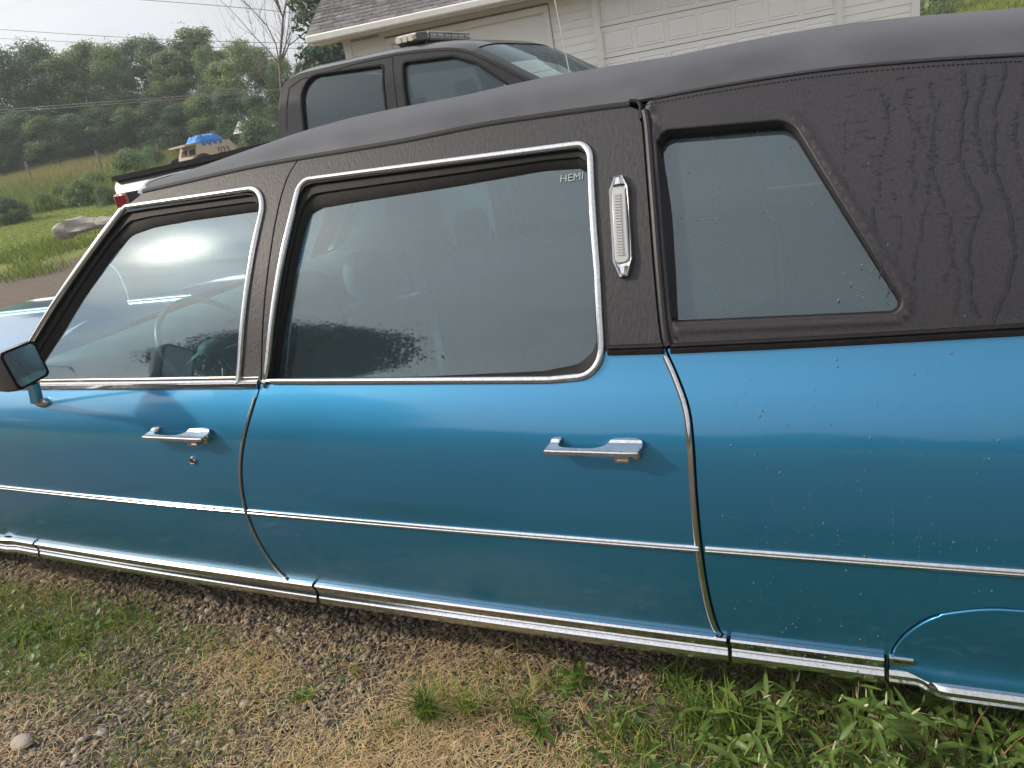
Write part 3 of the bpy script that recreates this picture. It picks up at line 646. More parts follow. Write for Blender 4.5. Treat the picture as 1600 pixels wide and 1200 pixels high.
fs = panel('truck_fender', [np.array([-1.2, .55]), np.array([-1.2, 1.20]), np.array([-.9, 1.17]), np.array([-.3, 1.13]), np.array([.05, 1.04]), np.array([.14, .9]), np.array([.14, .55])] + wc[::-1], [], tfn, m_tp, tru, step=.12, depth=.05, round_=.01); tmirror(fs)
# load bed
rt = on_y(170, 280, TY); xb = rt.x; zr = 1.525
wc2 = [np.array([-4.75 + .44 * math.cos(a), .42 + .44 * math.sin(a)]) for a in np.linspace(math.pi, 0, 14)]
bedp = [np.array([xr - .03, .55]), np.array([xr - .03, zr + .03]), np.array([xb + .05, zr]), np.array([xb, zr - .06]), np.array([xb + .02, .60])] + [p for p in wc2]
def bfn(u, v): p, n = tfn(u, min(v, 1.15)); return Vector((u, p.y + .06 * max(0, v - 1.30) * 6 * (v - 1.30), v)), Vector((0, -1, 1.6 * max(0, v - 1.33) * 3)).normalized()
bs = panel('bed_side', bedp, [], bfn, m_silver, tru, step=.06, depth=.06, round_=.02); tmirror(bs)
for yy in (TY + .055, TY + 1.945): mb = MB(); mb.box(((xb + xr) / 2, yy, zr + .018), (xr - xb - .06, .10, .04), Matrix.Rotation(-.014, 3, 'Y')); mb.build('bed_rail_cap', m_tb, tru)
box('tailgate', (xb + .04, TY + 1.0, 1.0), (.07, 1.72, .86), m_silver, tru, bev=.02); box('bed_floor', ((xb + xr) / 2, TY + 1.0, .78), (xr - xb, 1.8, .05), m_tb, tru); box('bed_front', (xr - .05, TY + 1.0, 1.1), (.05, 1.75, .7), m_tb, tru)
box('tonneau_cover', ((xb + xr) / 2, TY + 1.0, zr + .02), (xr - xb - .2, 1.75, .02), m_tb, tru)
tl = tt((166, 306), (176, 311), (190, 328), (204, 350), (184, 352)); m_red = M('red_tail_lens', (.16, .004, .006), .15, coat=1.0)
tlz = [p[1] for p in tl]; zt_, zb_ = max(tlz), min(tlz) - .10
box('tail_light', (xb + .085, TY + .0, (zt_ + zb_) / 2), (.17, .05, zt_ - zb_), m_red, tru, bev=.02)
box('tail_light_surround', (xb + .36, TY - .004, (zt_ + zb_) / 2 - .01), (.60, .012, zt_ - zb_ + .02), m_tb, tru, bev=.005)
box('rear_bumper', (xb - .05, TY + 1.0, .62), (.16, 1.85, .2), bpy.data.materials['truck_silver_paint'], tru, bev=.03); box('front_bumper', (.18, TY + 1.0, .62), (.16, 1.9, .25), m_silver, tru, bev=.03)
m_tyre2 = M('truck_tyre', (.02, .02, .02), .8)
for x in (-.50, -4.75):
    for y in (TY + .16, TY + 1.84):
        V = []; F = []; pr = [(.05, -.10), (.22, -.11), (.26, -.13), (.38, -.13), (.41, -.10), (.41, .10), (.38, .13), (.26, .13), (.22, .11), (.05, .10)]
        for rr, dd in pr:
            for k in range(20): q = 2 * math.pi * k / 20; V.append((x + rr * math.cos(q), y + dd, .41 + rr * math.sin(q)))
        for i in range(len(pr) - 1):
            for k in range(20): F.append((i * 20 + k, i * 20 + (k + 1) % 20, (i + 1) * 20 + (k + 1) % 20, (i + 1) * 20 + k))
        mk('wheel', V, F, m_tyre2, tru)
box('truck_floor', (-2.4, TY + 1.0, .60), (2.5, 1.8, .08), m_tb, tru); box('chassis', (-2.9, TY + 1.0, .50), (5.6, .9, .12), m_tb, tru)
m_seat = M('truck_seat_cloth', (.05, .05, .052), .8)
def seatt(x, y):
    V = []; F = []
    prof = [(-.20, .70, .25), (-.16, .95, .27), (-.10, 1.25, .25), (-.04, 1.42, .20), (-.02, 1.47, .13), (-.01, 1.50, .13), (.0, 1.60, .145), (.01, 1.70, .13), (.015, 1.73, .06)]
    for dx, z, w in prof:
        for k in range(12): q = 2 * math.pi * k / 12; V.append((x + dx * -1 + .065 * math.cos(q), y + w * math.sin(q), z))
    for i in range(len(prof) - 1):
        for k in range(12): F.append((i * 12 + k, i * 12 + (k + 1) % 12, (i + 1) * 12 + (k + 1) % 12, (i + 1) * 12 + k))
    F.append(tuple((len(prof) - 1) * 12 + k for k in range(12))); mk('truck_seat', V, F, m_seat, tru)
fx0 = on_y(735, 140, TY + .55).x; seatt(fx0, TY + .50); seatt(fx0, TY + 1.45); seatt(fx0 - .95, TY + .5); seatt(fx0 - .95, TY + 1.45)
# light bar across the roof
lb = on_y(676, 62, TY + .95); zlb = 1.955 + .045; m_alu = M('light_bar_housing', (.55, .53, .48), .4); m_amb = M('clear_led_dome', (.62, .58, .50), .2, coat=1.0); m_dk = M('dark_led_window', (.03, .03, .035), .15, coat=1.0)
zl = on_y(676, 60, TY + .9).z; X0 = lb.x; Yc = TY + 1.0
plan_ = [(-.15, -.33), (-.10, -.43), (.06, -.43), (.13, -.34), (.13, .34), (.06, .43), (-.10, .43), (-.15, .33)]
def prism(name, pl, z0, z1, mat, par, ins=0.012):
    V = []; F = []; n = len(pl)
    for z, s_ in ((z0, .94), (z0 + .015, 1), (z1 - .015, 1), (z1, .94)):
        for a, b in pl: V.append((X0 + a * s_, Yc + b * s_, z))
    for l in range(3):
        for i in range(n): F.append((l * n + i, l * n + (i + 1) % n, l * n + n + (i + 1) % n, l * n + n + i))
    F.append(tuple(range(n - 1, -1, -1))); F.append(tuple(3 * n + i for i in range(n))); return mk(name, V, F, mat, par, smooth=False)
lbar = prism('light_bar', plan_, zl - .030, zl + .030, m_alu, tru)
for s_ in (-1, 1):
    b = MB(); b.box((X0, Yc + s_ * .28, zl - .05), (.14, .03, .04)); b.box((X0, Yc + s_ * .28, zl - .07), (.2, .05, .015)); b.build('light_bar_foot', m_dk, tru, smooth=False)
for i in range(6):
    box('led_window', (X0 + .131, Yc - .28 + i * .112, zl), (.01, .105, .045), m_dk, lbar)
    for j in range(3): box('led_lens', (X0 + .138, Yc - .312 + i * .112 + j * .032, zl), (.006, .016, .012), m_amb, lbar)
for i in range(3): box('led_lens', (X0 - .07 + i * .05, Yc - .432, zl), (.035, .008, .04), m_amb, lbar)
box('led_window', (X0 + .10, Yc - .386, zl), (.085, .012, .05), m_dk, lbar, Matrix.Rotation(.92, 3, 'Z'))
an0 = on_y(892, 125, TY + .3); an1 = on_y(864, -14, TY + .3)
tube('antenna', [Vector((an0.x, an0.y, 1.15)), an0, an1 + (an1 - an0) * .3], .0035, M('antenna_white', (.6, .6, .58), .4), tru, 5)

# ================================================================ things across the field
m_tan = M('desert_tan_paint', (.50, .40, .31), .8, var=(.44, .35, .27), vscale=2); m_tdk = M('vision_slot_dark', (.03, .025, .02), .8); m_blk = M('stencil_black', (.05, .045, .04), .8)
d = ray(321, 240); h = math.hypot(d.x, d.y); R0 = 26.0; ac = Vector((CAM.x + d.x / h * R0, CAM.y + d.y / h * R0, 0)); ac.z = terrain(ac.x, ac.y)
arm = empty('armoured_vehicle', ac, label='sand coloured armoured vehicle numbered 023 under a blue tarp', cat='armoured vehicle')
vf = Vector((d.x / h, d.y / h, 0)); vr = Vector((vf.y, -vf.x, 0)); ca, sa = math.cos(.60), math.sin(.60)
ux = (vr * ca + vf * sa).normalized(); uy = (vf * ca - vr * sa).normalized()      # ux along the hull flank, uy into the distance
def av(a, b, c): return ac + ux * a * .70 + uy * b * .70 + Vector((0, 0, c))
P_ = on_plane(321, 240, ac, vf); zc = P_.z - ac.z
top = on_plane(324, 223, ac, vf).z - ac.z; bot = top - 1.1
def hull(name, pts0, z0, pts1, z1, mat, par=arm):
    V = [av(a, b, z0) for a, b in pts0] + [av(a, b, z1) for a, b in pts1]; n = len(pts0)
    return mk(name, V, [(i, (i + 1) % n, n + (i + 1) % n, n + i) for i in range(n)] + [tuple(range(n - 1, -1, -1)), tuple(range(n, 2 * n))], mat, par, smooth=False)
hull('upper_hull', [(-1.05, -.95), (1.25, -.95), (1.45, .9), (-1.05, .9)], top - .66, [(-.72, -.62), (.98, -.62), (1.05, .6), (-.72, .6)], top, m_tan)
hull('lower_hull', [(-1.3, -1.0), (1.9, -1.0), (1.9, .95), (-1.3, .95)], .10, [(-1.25, -1.0), (1.7, -1.0), (1.7, .95), (-1.25, .95)], top - .662, m_tan)
for x in (-.9, 1.2):
    for y in (-1.0, .95):
        tv, tf = tubev([av(x, y - .12, .42), av(x, y + .12, .42)], .42, 18); mk('wheel', tv, tf, m_tyre2, arm)
def fr(t, b, o=0): # on the sloping front face (faces -ux)
    lo_ = av(-1.05, b * .95, top - .66); hi_ = av(-.72, b * .62, top); return lo_.lerp(hi_, t) - ux * o
for b0, b1 in ((-.75, -.15), (.1, .7)):
    mk('vision_slot', [fr(.55, b0, .012), fr(.55, b1, .012), fr(.80, b1, .012), fr(.80, b0, .012), fr(.55, b0, -.02), fr(.55, b1, -.02), fr(.80, b1, -.02), fr(.80, b0, -.02)], [(0, 1, 2, 3), (4, 7, 6, 5), (0, 4, 5, 1), (1, 5, 6, 2), (2, 6, 7, 3), (3, 7, 4, 0)], m_tdk, arm, smooth=False)
mk('hatch_flap', [fr(1.0, -1.0, .02), fr(1.0, 1.0, .02), fr(1.0, 1.0, .40) + Vector((0, 0, -.03)), fr(1.0, -1.0, .40) + Vector((0, 0, -.03)), fr(1.0, -1.0, .02) + Vector((0, 0, .05)), fr(1.0, 1.0, .02) + Vector((0, 0, .05)), fr(1.0, 1.0, .40) + Vector((0, 0, .02)), fr(1.0, -1.0, .40) + Vector((0, 0, .02))], [(0, 1, 2, 3), (7, 6, 5, 4), (0, 4, 5, 1), (1, 5, 6, 2), (2, 6, 7, 3), (3, 7, 4, 0)], m_tan, arm, smooth=False)
fl = (av(-.72, -.62, top) - av(-1.05, -.95, top - .66)).normalized(); fl2 = (av(.98, -.62, top) - av(1.25, -.95, top - .66)).normalized()
fup = (av(.1, -.62, top) - av(.1, -.95, top - .66)).normalized(); fn_ = ux.cross(fup).normalized()
textmesh('stencil_number', '023', .30, m_blk, arm, av(.45, -.62 - .15, top - .30) + fn_ * .012, ux, fup, .002)
fup2 = (av(-.72, 0, top) - av(-1.05, 0, top - .66)).normalized(); textmesh('stencil_number', '023', .14, m_blk, arm, av(-1.05, -.25, top - .66).lerp(av(-.72, -.25, top), .28) - ux * .03, -uy, fup2, .002)
tp = []; tarpm = M('blue_tarpaulin', (.018, .16, .50), .45, var=(.03, .22, .60), vscale=6)
for i in range(15):
    row = []
    for j in range(17):
        a = -.68 + 1.45 * i / 14; b = -.66 + 1.2 * j / 16; e = min(1, 5 * min(i / 14, 1 - i / 14) + .0) * min(1, 5 * min(j / 16, 1 - j / 16))
        zz_ = .20 * e * (1 + .12 * math.sin(a * 4 + b * 5)) + .020 * math.sin(a * 21 + b * 13) * e + .022 * abs(math.sin(a * 13 - b * 17)) * e
        row.append(av(a * (1 + .05 * math.sin(b * 12)), b, top + .012 + zz_ - (.12 if j == 0 else 0) * (1 + .6 * math.sin(i * 2.1))))
    tp.append(row)
tarp = grid('tarpaulin', tp, tarpm, None, angle=25); tag(tarp, 'crumpled bright blue tarpaulin draped on the armoured vehicle', 'tarpaulin')
md = tarp.modifiers.new('s', 'SOLIDIFY'); md.thickness = .01
# log on the lawn
lg = on_z(133, 350, terrain(-17.5, 11.4) + .15); V = []; F = []; m_log = M('weathered_log', (.30, .275, .25), .85, var=(.42, .39, .35), vscale=5, stretch=(1, 1, 1), bump=.02, bscale=14)
d_ = Vector((.90, .43, 0)).normalized(); e_ = Vector((-d_.y, d_.x, 0)); nL = 22; nS = 14
for i in range(nL):
    t = i / (nL - 1); R_2 = .72 * (.17 + .05 * math.sin(t * 5 + .5) + .05 * (t > .72)) * (1 - .25 * abs(2 * t - 1) ** 12 + .05 * math.sin(t * 31))
    for k in range(nS):
        q = 2 * math.pi * k / nS; w_ = 1 + .07 * math.sin(9 * q + t * 3) + .16 * math.sin(3 * q + t * 6) + .10 * math.sin(5 * q - t * 9) + .25 * math.exp(-((t - .42) / .09) ** 2) * max(0, math.sin(q))
        V.append(lg + d_ * (t - .5) * 1.20 + e_ * math.cos(q) * R_2 * w_ * 1.3 + Vector((0, 0, math.sin(q) * R_2 * w_ + .03 * math.sin(t * 4) - .05)))
for i in range(nL - 1):
    for k in range(nS): F.append((i * nS + k, (i + 1) * nS + k, (i + 1) * nS + (k + 1) % nS, i * nS + (k + 1) % nS))
F.append(tuple(range(nS))); F.append(tuple((nL - 1) * nS + k for k in range(nS - 1, -1, -1)))
tag(mk('log', V, F, m_log), 'pale weathered log lying on the lawn by the pickup tail light', 'log')
# fence posts
m_post = M('grey_post_wood', (.22, .19, .16), .9)
for (px, py, r, lb_) in ((244, 225, 31, 'fence post in the meadow left of the blue tarp'), (153, 247, 33, 'fence post in the middle of the meadow'), (388, 212, 31, 'leaning fence post in the meadow right of the blue tarp'), (42, 262, 34, 'fence post at the left of the meadow')):
    d = ray(px, py); h = math.hypot(d.x, d.y); x = CAM.x + d.x / h * r; y = CAM.y + d.y / h * r; zt = CAM.z + d.z / h * r; zg = terrain(x, y)
    p = tube('fence_post', [(x, y, zg - .1), (x + (.12 if px == 388 else .02), y, max(zt, zg + 1.0))], .045, m_post); tag(p, lb_, 'fence post', 'fence posts in the meadow')
# flag and white shed beyond the meadow
p0 = heading(396, 33); d = ray(373, 176); h = math.hypot(d.x, d.y); x = CAM.x + d.x / h * 33; y = CAM.y + d.y / h * 33; zt = CAM.z + d.z / h * 33
fl_ = empty('flag', (x, y, terrain(x, y)), label='small striped flag on a pole among the bushes by the tree line', cat='flag')
tube('flag_pole', [(x, y, terrain(x, y)), (x, y, zt + .1)], .02, m_post, fl_)
def flagpart(name, u0, u1, v0, v1, mat):
    G = []
    for i in range(7):
        u = u0 + (u1 - u0) * i / 6; G.append([Vector((x + .62 * u, y + .05 * math.sin(u * 7), zt - .42 * v - .36 * u)) for v in (v0, (v0 + v1) / 2, v1)])
    o = grid(name, G, mat, fl_); s = o.modifiers.new('s', 'SOLIDIFY'); s.thickness = .004
mr_, mw_, mbl = M('flag_red', (.42, .05, .05), .7), M('flag_white', (.75, .74, .72), .7), M('flag_blue', (.04, .06, .18), .7)
for i in range(7):
    flagpart('flag_stripe', .42 if i < 4 else 0, 1, i / 7, (i + 1) / 7, mr_ if i % 2 == 0 else mw_)
flagpart('flag_canton', 0, .42, 0, 4 / 7, mbl)
d = ray(424, 190); h = math.hypot(d.x, d.y); sx = CAM.x + d.x / h * 35; sy = CAM.y + d.y / h * 35; sz = CAM.z + d.z / h * 35; zg = terrain(sx, sy)
sh_ = empty('shed', (sx, sy, zg), label='small white shed half hidden behind bushes left of the pickup cab', cat='shed')
m_ws = M('white_shed_paint', (.66, .68, .70), .6); box('wall', (sx, sy, zg + (sz - zg) / 2 - .15), (2.4, 1.6, sz - zg - .1), m_ws, sh_, Matrix.Rotation(.4, 3, 'Z'))
R4 = Matrix.Rotation(.4, 3, 'Z'); V = [R4 @ Vector((a, b, 0)) + Vector((sx, sy, z)) for a, b, z in ((-1.4, -1, sz - .25), (1.4, -1, sz - .25), (1.4, 1, sz - .25), (-1.4, 1, sz - .25), (-1.4, 0, sz + .25), (1.4, 0, sz + .25))]
mk('roof', V, [(0, 1, 5, 4), (2, 3, 4, 5), (1, 2, 5), (3, 0, 4), (3, 2, 1, 0)], m_ws, sh_, smooth=False)
# overhead wires
m_wire = M('wire', (.05, .05, .055), .6)
for nm, pts, rr, yy, lb_ in (('a', ((-60, 181), (0, 176), (130, 166), (280, 155), (440, 141), (560, 128)), .013, 20, 'thick wire sagging in front of the tree line, lower of the close pair'), ('b', ((-60, 177), (0, 172), (130, 162), (280, 151), (440, 139), (560, 127)), .013, 20, 'thick wire sagging in front of the tree line, upper of the close pair'),
                             ('c', ((-60, 41), (0, 46), (120, 54), (240, 61), (380, 66), (520, 68)), .010, 24, 'thin wire against the sky above the trees, upper of the two left ones'), ('d', ((-60, 55), (0, 60), (120, 66), (240, 71), (380, 75), (520, 76)), .009, 24, 'thin wire against the sky above the trees, lower of the two left ones'), ('e', ((180, -3), (240, 1), (320, 7), (410, 15), (520, 27)), .010, 22, 'thin wire crossing the sky at the top edge towards the bare tree')):
    tag(tube('power_line', [on_y(a, b, yy) for a, b in pts], rr, m_wire, None, 5), lb_, 'power line')

# thin summer haze: one closed box of even air round the whole place
hz_m = bpy.data.materials.new('haze_air'); hz_m.use_nodes = True; _t = hz_m.node_tree; _t.nodes.remove(_t.nodes['Principled BSDF'])
_v = _t.nodes.new('ShaderNodeVolumePrincipled'); _v.inputs['Color'].default_value = (.86, .92, 1.0, 1); _v.inputs['Density'].default_value = .0021; _v.inputs['Anisotropy'].default_value = .2
_t.links.new(_v.outputs[0], _t.nodes['Material Output'].inputs['Volume'])
hb = box('haze', (0, 0, 12.5), (520, 520, 31), hz_m); tag(hb, kind='stuff')
# ================================================================ the blue car
chrome = M('chrome', (.64, .645, .66), .12, 1.0, var=(.52, .52, .525), vscale=140, vdetail=6, rvar=.10)
chrome_dull = M('chrome_weathered', (.62, .60, .57), .22, 1.0, var=(.45, .42, .38), vscale=60, rvar=.1)
def paintmat():
    m = M('blue_metallic_paint', (.027, .221, .425), .34, .74, spec=.5, coat=1.0, coat_r=.075)
    t = m.node_tree; N = t.nodes; L = t.links; b = N['Principled BSDF']; b.inputs['Coat IOR'].default_value = 1.55
    c = N.new('ShaderNodeTexCoord'); n = N.new('ShaderNodeTexNoise'); n.inputs['Scale'].default_value = 3.5; n.inputs['Detail'].default_value = 5; L.new(c.outputs['Object'], n.inputs[0])
    # road dust speckle, heavier on the lower panels where it is thrown up
    sp = N.new('ShaderNodeSeparateXYZ'); L.new(c.outputs['Object'], sp.inputs[0])
    d = N.new('ShaderNodeMapRange'); d.inputs[1].default_value = .55; d.inputs[2].default_value = .25; d.inputs[3].default_value = 0; d.inputs[4].default_value = 1; L.new(sp.outputs[2], d.inputs[0])
    n2 = N.new('ShaderNodeTexNoise'); n2.inputs['Scale'].default_value = 28; n2.inputs['Detail'].default_value = 8; n2.inputs['Roughness'].default_value = .7
    mp = N.new('ShaderNodeMapping'); mp.inputs['Scale'].default_value = (.8, 1, 2.2); L.new(c.outputs['Object'], mp.inputs[0]); L.new(mp.outputs[0], n2.inputs[0])
    r = N.new('ShaderNodeValToRGB'); r.color_ramp.elements[0].position = .56; r.color_ramp.elements[1].position = .78; L.new(n2.outputs[0], r.inputs[0])
    mu = N.new('ShaderNodeMath'); mu.operation = 'MULTIPLY'; L.new(r.outputs[0], mu.inputs[0]); L.new(d.outputs[0], mu.inputs[1])
    mu2 = N.new('ShaderNodeMath'); mu2.operation = 'MULTIPLY'; L.new(mu.outputs[0], mu2.inputs[0]); mu2.inputs[1].default_value = .5
    mx = N.new('ShaderNodeMixRGB'); L.new(mu2.outputs[0], mx.inputs[0]); mx.inputs[1].default_value = (.027, .221, .425, 1); mx.inputs[2].default_value = (.16, .15, .12, 1)
    L.new(mx.outputs[0], b.inputs['Base Color'])
    q = N.new('ShaderNodeMapRange'); q.inputs[3].default_value = .32; q.inputs[4].default_value = .44; L.new(n.outputs[0], q.inputs[0]); L.new(q.outputs[0], b.inputs['Roughness'])
    ms = N.new('ShaderNodeMath'); ms.operation = 'SUBTRACT'; ms.inputs[0].default_value = .74; L.new(mu2.outputs[0], ms.inputs[1]); L.new(ms.outputs[0], b.inputs['Metallic'])
    return m
paint = paintmat()
vinyl_f = M('grained_vinyl_dry', (.034, .033, .037), .52, var=(.047, .045, .050), vscale=150, vdetail=3, bump=.0011, bscale=150, stretch=(1.0, 1.0, .38), rvar=.08, spec=.3)
vinyl_q = M('woven_vinyl_damp', (.023, .021, .027), .46, var=(.034, .031, .038), vscale=240, vdetail=2, bump=.0006, bscale=330, stretch=(1, 1, .8), rvar=.10, spec=.35)
vinyl_r = M('sun_faded_roof_vinyl', (.044, .046, .054), .48, var=(.078, .081, .094), vscale=5, vdetail=9, bump=.0006, bscale=300, stretch=(1, 1, 1), rvar=.16, spec=.45)
rubber = M('black_rubber', (.008, .008, .009), .6, spec=.2, var=(.014, .013, .013), vscale=50, bump=.0004, bscale=90)
black = M('black_void', (.006, .006, .007), .7)
teal = M('teal_upholstery', (.085, .205, .235), .6, var=(.11, .25, .28), vscale=12, bump=.0006, bscale=300)
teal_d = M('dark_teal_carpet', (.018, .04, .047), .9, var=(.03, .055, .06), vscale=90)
head = M('dark_headliner', (.09, .15, .17), .85)
glass = glassmat('window_glass', (.64, .82, .86), 2.0, 0.0, .065)
glass_q = glassmat('quarter_window_glass', (.66, .80, .86), 1.92, 0.0, .09)
lens = M('ribbed_lamp_lens', (.60, .61, .62), .18, 0, coat=.6)
water = M('water_bead', (.08, .17, .22), .04, 0, spec=.4)
wet = M('wet_vinyl', (.012, .011, .013), .30, 0, spec=.5)
mirrorg = M('mirror_glass', (.42, .50, .55), .015, 1.0)
redpl = M('dark_maroon_plastic', (.10, .012, .012), .3, coat=.5)
tyre = M('tyre_rubber', (.018, .017, .016), .8, var=(.035, .03, .026), vscale=30, bump=.002, bscale=60)
HW = 1.0
CARLOC = Vector((-1.2, HW, 0.0))
car = empty('car', CARLOC)
tag(car, 'long blue metallic car with a black vinyl roof and chrome trim, filling the foreground', 'car')

_tz = [.10, .20, .30, .42, .55, .66, .72, .75, .775, .82, .87, .92, .97, 1.10, 1.25, 1.38, 1.5]
_tt = [-16, -14, -9, -4, 0, 5, 9, 13, 18, 22, 26, 21, 19, 24, 31, 35, 37]
_zs = np.linspace(.1, 1.5, 1401); _ti = np.tan(np.radians(np.interp(_zs, _tz, _tt)))
_k = np.ones(25) / 25; _ti = np.convolve(np.pad(_ti, 12, mode='edge'), _k, 'valid')
_ys = np.concatenate([[0], np.cumsum((_ti[1:] + _ti[:-1]) / 2) * (_zs[1] - _zs[0])]); _ys -= np.interp(.52, _zs, _ys)
def YP(x, z):
    w = .0009 * math.sin(x * 4.1 + 1.3 + z * 2) + .0005 * math.sin(x * 9.7 + z * 5)
    return float(np.interp(z, _zs, _ys)) + .008 * (x + .8) ** 2 * (1 if x > -3 else .8) + w * (1 if .55 < z < .95 else .3)
def SN(x, z):
    e = .004; dx = (YP(x + e, z) - YP(x - e, z)) / (2 * e); dz = (YP(x, z + e) - YP(x, z - e)) / (2 * e)
    return Vector((dx, -1, dz)).normalized()
def SP(x, z, off=0.0):
    n = SN(x, z); return Vector((x, YP(x, z), z)) + n * off, n
def sfn(off=0.0): return lambda u, v: SP(u, v, off)
def side(px, py):
    y = .05
    for _ in range(25):
        p = on_y(px, py, y); y = y + .7 * (YP(p.x, p.z) - y)
    return np.array([p.x, p.z])
def tr(*pts): return [side(*p) for p in pts]

def mirror(o, parent, name=None):
    """the same piece on the far side of the car"""
    me = o.data.copy(); me.transform(Matrix.Scale(-1, 4, (0, 1, 0))); me.flip_normals()
    c = bpy.data.objects.new(name or o.name.split('.')[0], me); COL.objects.link(c); c.parent = parent; return c

# --- outlines, in metres along the body side (x, z)
Z_ROCK = .270
gapF = spline(tr((465, 251), (452, 272), (440, 305), (430, 350), (420, 415), (412, 490), (409, 560), (407, 600), (395, 640), (383, 685), (378, 722), (379, 760), (387, 800), (402, 838), (422, 872), (442, 896), (456, 906)), 4)
gapR = spline(tr((1000, 172), (1005, 195), (1009, 240), (1016, 330), (1024, 430), (1033, 520), (1041, 547), (1060, 590), (1077, 640), (1084, 700), (1089, 780), (1097, 860), (1108, 930), (1122, 980), (1136, 998)), 4)
rail = spline(tr((225, 297), (300, 280), (387, 260), (464, 246), (560, 230), (640, 216), (752, 193), (850, 178), (944, 165), (985, 160)), 4)
winF = rounded(tr((14, 598), (197, 324), (420, 292), (373, 598)), [0, .03, .06, .004])
winR = rounded(tr((411, 601), (455, 330), (468, 278), (928, 217), (940, 425), (948, 592), (860, 600)), [.004, .25, .075, .045, 0, .095, .05], 10)
winQ = rounded(tr((1023, 203), (1238, 184), (1428, 491), (1047, 507)), [.03, .06, .022, .018])
Z_BELT = side(700, 597)[1]
vinb = tr((948, 548), (1042, 545)); vinq = tr((1044, 545), (1200, 538), (1400, 527), (1600, 515))
HG = .0035
def shift(path, dx): return [p + np.array([dx, 0]) for p in path]
def below(path, z): return [p for p in path if p[1] < z]
def above(path, z): return [p for p in path if p[1] > z]

# --- near-side painted panels
gFp = below(gapF, Z_BELT); gRp = below(gapR, vinb[1][1] + .001)
fd = [np.array([-3.30, Z_ROCK]), np.array([-3.30, Z_BELT + .01]), np.array([gFp[0][0] - HG, Z_BELT])] + shift(gFp, -HG) + [np.array([gFp[-1][0] - HG, Z_ROCK])]
front_door = panel('front_door', fd, [], sfn(), paint, car, step=.028, depth=.018)
curve_in = [p for p in winR if p[0] > -.78 and p[1] < vinb[0][1]]
curve_in = sorted(curve_in, key=lambda p: math.atan2(p[1] - (Z_BELT + .1), p[0] + .70))
rd = [np.array([gFp[0][0] + HG, Z_BELT])] + curve_in + [vinb[0], vinb[1] + np.array([-HG, 0])] + shift(gRp, -HG) + [np.array([gRp[-1][0] - HG, Z_ROCK])] + [np.array([gFp[-1][0] + HG, Z_ROCK])] + shift(gFp, HG)[::-1]
rear_door = panel('rear_door', rd, [], sfn(), paint, car, step=.028, depth=.018)
# quarter panel with the skirted wheel opening
arch = spline([side(1385, 1052)] + tr((1388, 1030), (1398, 1005), (1420, 982), (1455, 962), (1500, 953), (1550, 949)) + [np.array([.27, side(1590, 950)[1]]), np.array([.45, side(1590, 950)[1] + .012]), np.array([.72, .425]), np.array([.86, .39]), np.array([.94, .33]), np.array([.965, .27])], 5)
zq = vinq[-1][1]
qp = [np.array([gRp[0][0] + HG, vinq[0][1]])] + vinq[1:] + [np.array([1.2, zq + .01]), np.array([2.4, zq - .03]), np.array([2.42, Z_ROCK + .06]), np.array([.98, Z_ROCK])] + arch[::-1] + [np.array([arch[0][0], Z_ROCK])] + [np.array([gRp[-1][0] + HG, Z_ROCK])] + shift(gRp, HG)[::-1]
quarter = panel('quarter_panel', qp, [], sfn(), paint, car, step=.03, depth=.02)
sk = [p + np.array([0.006 * (1 if i < 22 else -1 if i > 45 else 0), -.006]) for i, p in enumerate(arch)]
sk = [np.array([sk[0][0], .225])] + sk + [np.array([sk[-1][0], .225])]
def skfn(u, v):
    p, n = SP(u, v); e = max(0, .275 - v) / .05; p = p + n * (.004 + .022 * _ss(0, 1, e) * _ss(.05, .14, u)); return p, (n + Vector((0, 0, .55 * math.sin(min(1, e) * math.pi)))).normalized()
skirt = panel('fender_skirt', sk, [], skfn, paint, car, step=.018, depth=.03, round_=.004)
# front fender ahead of the door with its wheel opening
wa = [np.array([-3.92 + .40 * math.cos(a), .30 + .36 * math.sin(a)]) for a in np.linspace(0, math.pi, 20)]
ff = [np.array([-3.307, Z_BELT + .012]), np.array([-3.307, Z_ROCK])] + wa + [np.array([-4.9, .30]), np.array([-4.93, .80])]
fender = panel('front_fender', ff, [], sfn(), paint, car, step=.04, depth=.02)
# dark inner structure behind the shut lines
inner = MB()
def strip(path, w, off, z=None):
    V = []
    for p in path:
        for s in (-1, 1):
            V.append(SP(p[0] + s * w, p[1], off)[0])
    return V, [(2 * i, 2 * i + 1, 2 * i + 3, 2 * i + 2) for i in range(len(path) - 1)]
for g, off, w_ in ((gapF, -.017, .03), (gapR, -.017, .03), (arch, -.03, .05)): mk('door_jamb' if w_ < .04 else 'wheel_opening_flange', *strip(g, w_, off), black, car)

# --- vinyl-covered door frames
railx = [p for p in rail]
gFa = above(gapF, Z_BELT - .002)
pF = tr((198, 322), (230, 298)) + [p - np.array([0, .009]) for p in railx if -1.99 < p[0] < gFa[0][0] - .01] + shift(gFa, -HG)
inner_edge = [p for p in winF if not (p[0] < -2.3)]
ie = sorted(inner_edge, key=lambda p: 0)
winF_r = winF[::-1]
seq = [p for p in winF if p[0] > -2.3]          # B .. C .. D
pF = pF + seq[::-1]
frame_f = panel('vinyl_door_frame', pF, [], sfn(.001), vinyl_f, front_door, step=.03, depth=.02, round_=.003)
gRa = above(gapR, vinb[1][1])
top = [p - np.array([0, .009]) for p in railx if gFa[0][0] + .015 < p[0] < gapR[0][0] - .02]
pR = [np.array([gFa[-1][0] + HG, Z_BELT])] + shift(gFa, HG)[::-1] + top + shift(gRa, -HG) + [vinb[1] + np.array([-HG, 0]), np.array([vinb[0][0] + .01, vinb[0][1]])]
pR = rounded(pR, [0] * len(gFa) + [0] + [0] * len(top) + [0] * (len(gRa) + 2))
